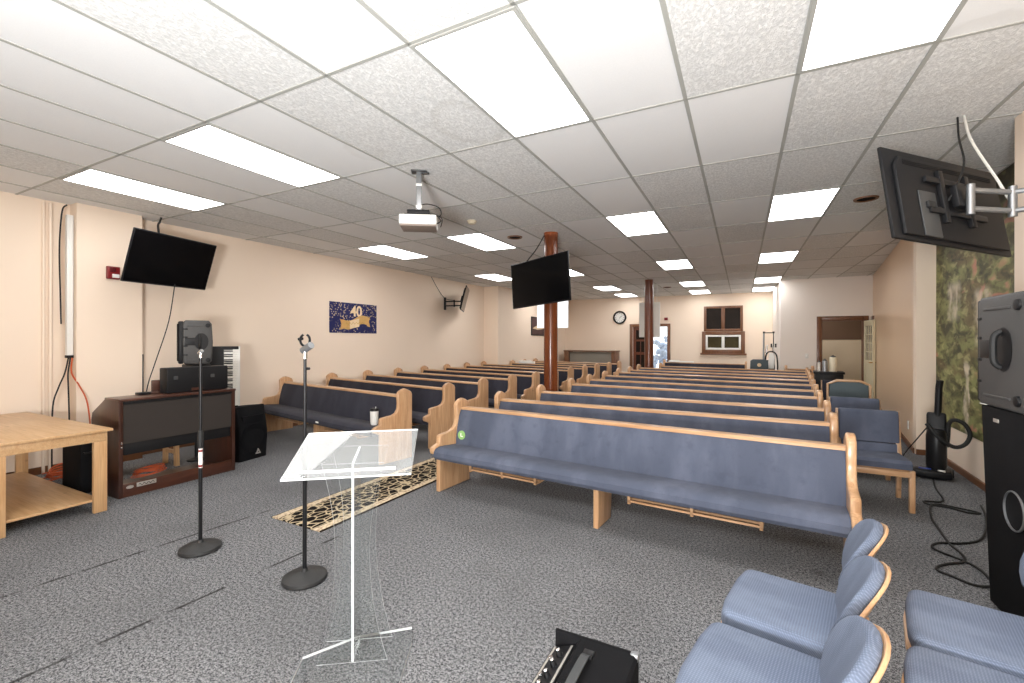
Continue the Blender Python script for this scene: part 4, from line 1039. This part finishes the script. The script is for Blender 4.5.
mesh('body_spine', lambda b: prism(b, [(.02, .08), (.10, .08), (.11, .58), (.09, .66), (.045, .70), (.02, .62)], -.08, .08, 'x', .02, 3), 'black_plastic', t)
mesh('handle_tube', lambda b: tube(b, [(.01, .06, .66), (.015, .06, .80), (.02, .06, .96), (.03, .05, 1.05)], .03, 10, 5, False, None), 'black_plastic', t)
mesh('hose', lambda b: tube(b, [(-.075, -.05, .58), (-.02, -.09, .50), (.05, -.08, .42), (.14, -.04, .36), (.22, -.02, .40), (.255, -.01, .50), (.22, -.01, .60), (.15, .0, .64), (.10, .02, .60), (.09, .03, .46), (.08, .04, .34)], .02, 10, 6), 'black_rubber', t)
CAB = [(1.83, 6.36), (1.72, 5.9), (1.67, 5.56), (1.61, 5.42), (1.49, 5.38), (1.49, 5.3), (1.63, 5.27), (1.72, 5.19), (1.81, 5.22), (1.71, 5.29), (1.53, 5.31), (1.41, 4.94), (1.37, 4.64), (1.34, 4.34), (1.35, 4.17), (1.32, 4.03), (1.21, 3.94), (1.13, 3.85), (1.12, 3.79), (1.17, 3.74), (1.24, 3.67), (1.32, 3.69), (1.36, 3.78), (1.36, 3.95), (1.31, 4.05), (1.23, 4.14), (1.21, 4.22), (1.28, 4.32), (1.42, 4.38), (1.57, 4.53), (1.72, 4.86), (1.85, 5.26), (1.90, 5.47)]
cable('power_cord', [(x, y, .009) for x, y in CAB], .008, 'black_rubber', 'long black cord looping across the carpet from the vacuum cleaner', 5)
cable('power_cord', [(1.77, 6.30, .56), (1.72, 6.40, .42), (1.66, 6.6, .2), (1.64, 6.75, .03), (1.72, 6.85, .01), (1.80, 6.7, .01)], .006, 'black_rubber', 'thin black cord drooping from the vacuum cleaner body to the carpet', 5)

# ------------------------------------------------------------------ side-aisle chairs
def aisle_chair(loc, rz, label, arm=False, w=.5, fab='pew_fabric'):
    t = thing('upholstered_chair', label, 'chair', loc, rz, 'blue upholstered side-aisle chairs')
    mesh('seat', lambda b: prism(b, [(-.02, .37), (-.03, .42), (.0, .445), (.42, .43), (.46, .36)], -w/2, w/2, 'x', .015, 3), fab, t)
    mesh('backrest', lambda b: prism(b, [(.40, .52), (.45, .52), (.51, .79), (.50, .81), (.45, .81), (.43, .78)], -w/2, w/2, 'x', .015, 3), fab, t)
    mesh('lower_backrest', lambda b: prism(b, [(.385, .40), (.43, .40), (.45, .51), (.40, .51)], -w/2+.02, w/2-.02, 'x', .01, 2), fab, t)
    mesh('seat_frame', lambda b: (box2(b, (-w/2, .0, .30), (w/2, .03, .35), .004), box2(b, (-w/2, .02, .345), (w/2, .44, .365), .003)), 'oak_x', t)
    for s in (-1, 1):
        mesh('leg', lambda b: box2(b, (s*(w/2)-.02, .0, 0), (s*(w/2)+.02, .045, .36), .004), 'oak_z', t)
        mesh('leg', lambda b: prism(b, [(.44, 0), (.48, 0), (.46, .40), (.54, .80), (.51, .80), (.42, .40)], s*(w/2)-.018, s*(w/2)+.018, 'x', .003), 'oak_z', t)
        if arm: mesh('armrest', lambda b: (box2(b, (s*w/2-.025, -.02, .60), (s*w/2+.025, .46, .635), .01), box2(b, (s*w/2-.018, .0, .36), (s*w/2+.018, .04, .60), .004)), 'oak_y', t)
    return t
aisle_chair((1.07, 4.98, 0), R(-2), 'blue upholstered wooden chair in the right aisle, nearest the camera', False, .46)
aisle_chair((1.15, 6.05, 0), R(-3), 'blue upholstered chair with wooden arms, second in the right aisle', True, .46)
t = thing('armchair', 'grey-green chair with a curved wooden top rail in the right aisle', 'chair', (1.34, 7.55, 0), R(-4))
mesh('seat', lambda b: box2(b, (-.24, -.02, .38), (.24, .42, .46), .03, 3), 'grey_green_fabric', t)
mesh('backrest', lambda b: prism(b, [(-.235, .45), (.235, .45), (.225, .84), (.12, .885), (-.12, .885), (-.225, .84)], .40, .45, 'y', .012), 'grey_green_fabric', t)
mesh('back_frame', lambda b: (prism(b, [(-.235, .84), (-.13, .885), (.13, .885), (.235, .84), (.262, .85), (.14, .92), (-.14, .92), (-.262, .85)], .40, .455, 'y', .006), [box2(b, (s*.247-.013, .40, .0), (s*.247+.013, .455, .85), .004) for s in (-1, 1)]), 'oak_x', t)
for s in (-1, 1): mesh('leg', lambda b: box2(b, (s*.22-.02, 0, 0), (s*.22+.02, .04, .385), .004), 'oak_z', t)
aisle_chair((1.42, 8.75, 0), R(-4), 'dark upholstered chair just behind the grey-green chair', False, .46, 'shaded_pew_fabric')
# serving cart with canisters near the side door
t = thing('black_console', 'black console table before the side-room door', 'table', (1.46, 10.3, 0), R(-5))
mesh('top', lambda b: box2(b, (-.24, -.2, .86), (.24, .2, .90), .006), 'black_plastic', t)
mesh('cabinet', lambda b: box2(b, (-.22, -.18, .05), (.22, .18, .86), .006), 'black_plastic', t)
mesh('plinth', lambda b: box2(b, (-.2, -.16, 0), (.2, .16, .05)), 'black_rubber', t)
for x, r, h, m, lab in ((-.15, .03, .16, 'silver_trim', 'slim pale canister, leftmost on the black console'), (-.06, .045, .19, 'grey_metal', 'grey canister with dark lid, middle on the black console'), (.07, .06, .26, 'beige_plastic', 'tall beige canister, rightmost on the black console')):
    t = thing('canister', lab, 'canister', (1.46+x, 10.3-.02, .90), 0, 'canisters on the black console')
    mesh('canister_body', lambda b: lathe(b, [(0, 0), (r, 0), (r, h), (r*.9, h+.01), (0, h+.01)], 20), m, t)
    mesh('canister_lid', lambda b: lathe(b, [(0, h+.01), (r*.7, h+.01), (r*.7, h+.03), (r*.3, h+.035), (r*.3, h+.05), (0, h+.05)], 16), 'dark_metal', t)

# ------------------------------------------------------------------ things far back
t = thing('chair', 'grey-green chair with a pale emblem near the back window', 'chair', (.42, 13.55, 0), R(2))
mesh('seat', lambda b: box2(b, (-.22, -.2, .40), (.22, .2, .47), .02), 'grey_green_fabric', t)
mesh('backrest', lambda b: prism(b, [(-.22, .55), (.22, .55), (.21, .94), (.15, .98), (-.15, .98), (-.21, .94)], .17, .21, 'y', .012), 'grey_green_fabric', t)
mesh('back_emblem', lambda b: lathe(b, [(0, 0), (.05, 0), (.05, .004), (0, .004)], 16, Matrix.Translation((0, .17, .83)) @ Matrix.Rotation(R(90), 4, 'X')), 'pale_gold', t)
for x in (-.2, .2):
    for y in (-.18, .19): mesh('leg', lambda b: tube(b, [(x, y, 0), (x, y, .42 if y < 0 else .6)], .014, 8), 'dark_metal', t)
t = thing('exercise_machine', 'folded silver and black exercise machine with upright handles by the back wall', 'exercise machine', (.68, 14.15, 0), R(0))
mesh('base_rail', lambda b: [box2(b, (s*.17-.025, -.2, 0), (s*.17+.025, .2, .05), .006) for s in (-1, 1)], 'black_metal', t)
mesh('upright', lambda b: [tube(b, [(s*.13, .05, .04), (s*.10, .03, 1.1), (s*.06, .02, 1.36)], .024, 10) for s in (-1, 1)], 'chrome', t)
mesh('tall_pole', lambda b: tube(b, [(-.16, .06, .04), (-.14, .05, 1.72)], .022, 10), 'grey_metal', t)
mesh('handlebar', lambda b: (tube(b, [(-.16, .05, 1.70), (.10, .05, 1.70)], .014, 10), tube(b, [(.09, .05, 1.70), (.09, .05, 1.05)], .012, 8), [tube(b, [(x, .02, 1.30), (x, .02, 1.40)], .022, 10) for x in (.04, .14)]), 'black_metal', t)
mesh('grip', lambda b: [tube(b, [(x, .05, 1.685), (x, .05, 1.735)], .026, 10) for x in (-.14, .09)], 'black_rubber', t)
mesh('drive_housing', lambda b: prism(b, [(-.13, .05), (.13, .05), (.12, .80), (.06, .98), (-.08, .94), (-.12, .7)], .0, .08, 'y', .012), 'black_plastic', t)
mesh('white_shroud', lambda b: prism(b, [(-.05, .72), (.10, .72), (.11, 1.08), (.07, 1.15), (-.02, 1.15)], -.08, -.02, 'y', .01), 'white_plastic', t)
mesh('black_strap', lambda b: tube(b, [(.16, -.05, .45), (.18, -.05, .85), (.13, -.04, 1.14), (-.05, -.04, 1.16), (-.12, -.04, .9), (-.13, -.04, .5)], .018, 8, 5), 'black_rubber', t)
t = thing('spinet_piano', 'low brown wooden spinet cabinet against the back wall', 'piano', (-5.12, 16.6, 0))
mesh('top_lid', lambda b: box2(b, (-1.03, -.25, 1.06), (1.03, .3, 1.10), .008), 'brown_oak', t)
for s_ in (-1, 1): mesh('side_panel', lambda b: box2(b, (s_*.92-.09, -.22, 0), (s_*.92+.09, .3, 1.06), .006), 'brown_oak', t)
mesh('front_panel', lambda b: box2(b, (-.83, -.10, .02), (.83, .28, 1.04), .004), 'grey_panel', t)
t = thing('paper_tray', 'white papers on the rear pew below the window', 'papers', (-1.72, 15.095, .79))
mesh('paper', lambda b: (box(b, (0, 0, .02), (.75, .1, .04), .004), box(b, (-.2, 0, .05), (.3, .09, .03), .004)), 'white_paper', t)

# ------------------------------------------------------------------ light
w = bpy.data.worlds.new('daylight'); SC.world = w; w.use_nodes = True
bg = w.node_tree.nodes['Background']; bg.inputs[0].default_value = (.93, .97, 1, 1); bg.inputs[1].default_value = 2.6
def area(name, loc, target, sx, sy, energy, col=(1, .97, .93)):
    l = bpy.data.lights.new(name, 'AREA'); l.shape = 'RECTANGLE'; l.size = sx; l.size_y = sy; l.energy = energy; l.color = col
    o = bpy.data.objects.new(name, l); COL.objects.link(o); o.location = loc
    o.rotation_euler = (Vector(target)-Vector(loc)).to_track_quat('-Z', 'Y').to_euler(); return o
area('added_ceiling_fill', (-.3, -1.3, 1.15), (-.7, .1, 3.0), .8, .8, 370, (.96, .98, 1))  # added fill lamp behind the camera, brightens the near ceiling
area('side_room_lamp', (2.0, 15.2, 2.55), (2.0, 15.2, 0), .5, .5, 13)

SC.view_settings.view_transform = 'Standard'; SC.view_settings.look = 'None'
SC.view_settings.exposure = 0.; SC.view_settings.gamma = 1.; SC.view_settings.use_curve_mapping = False
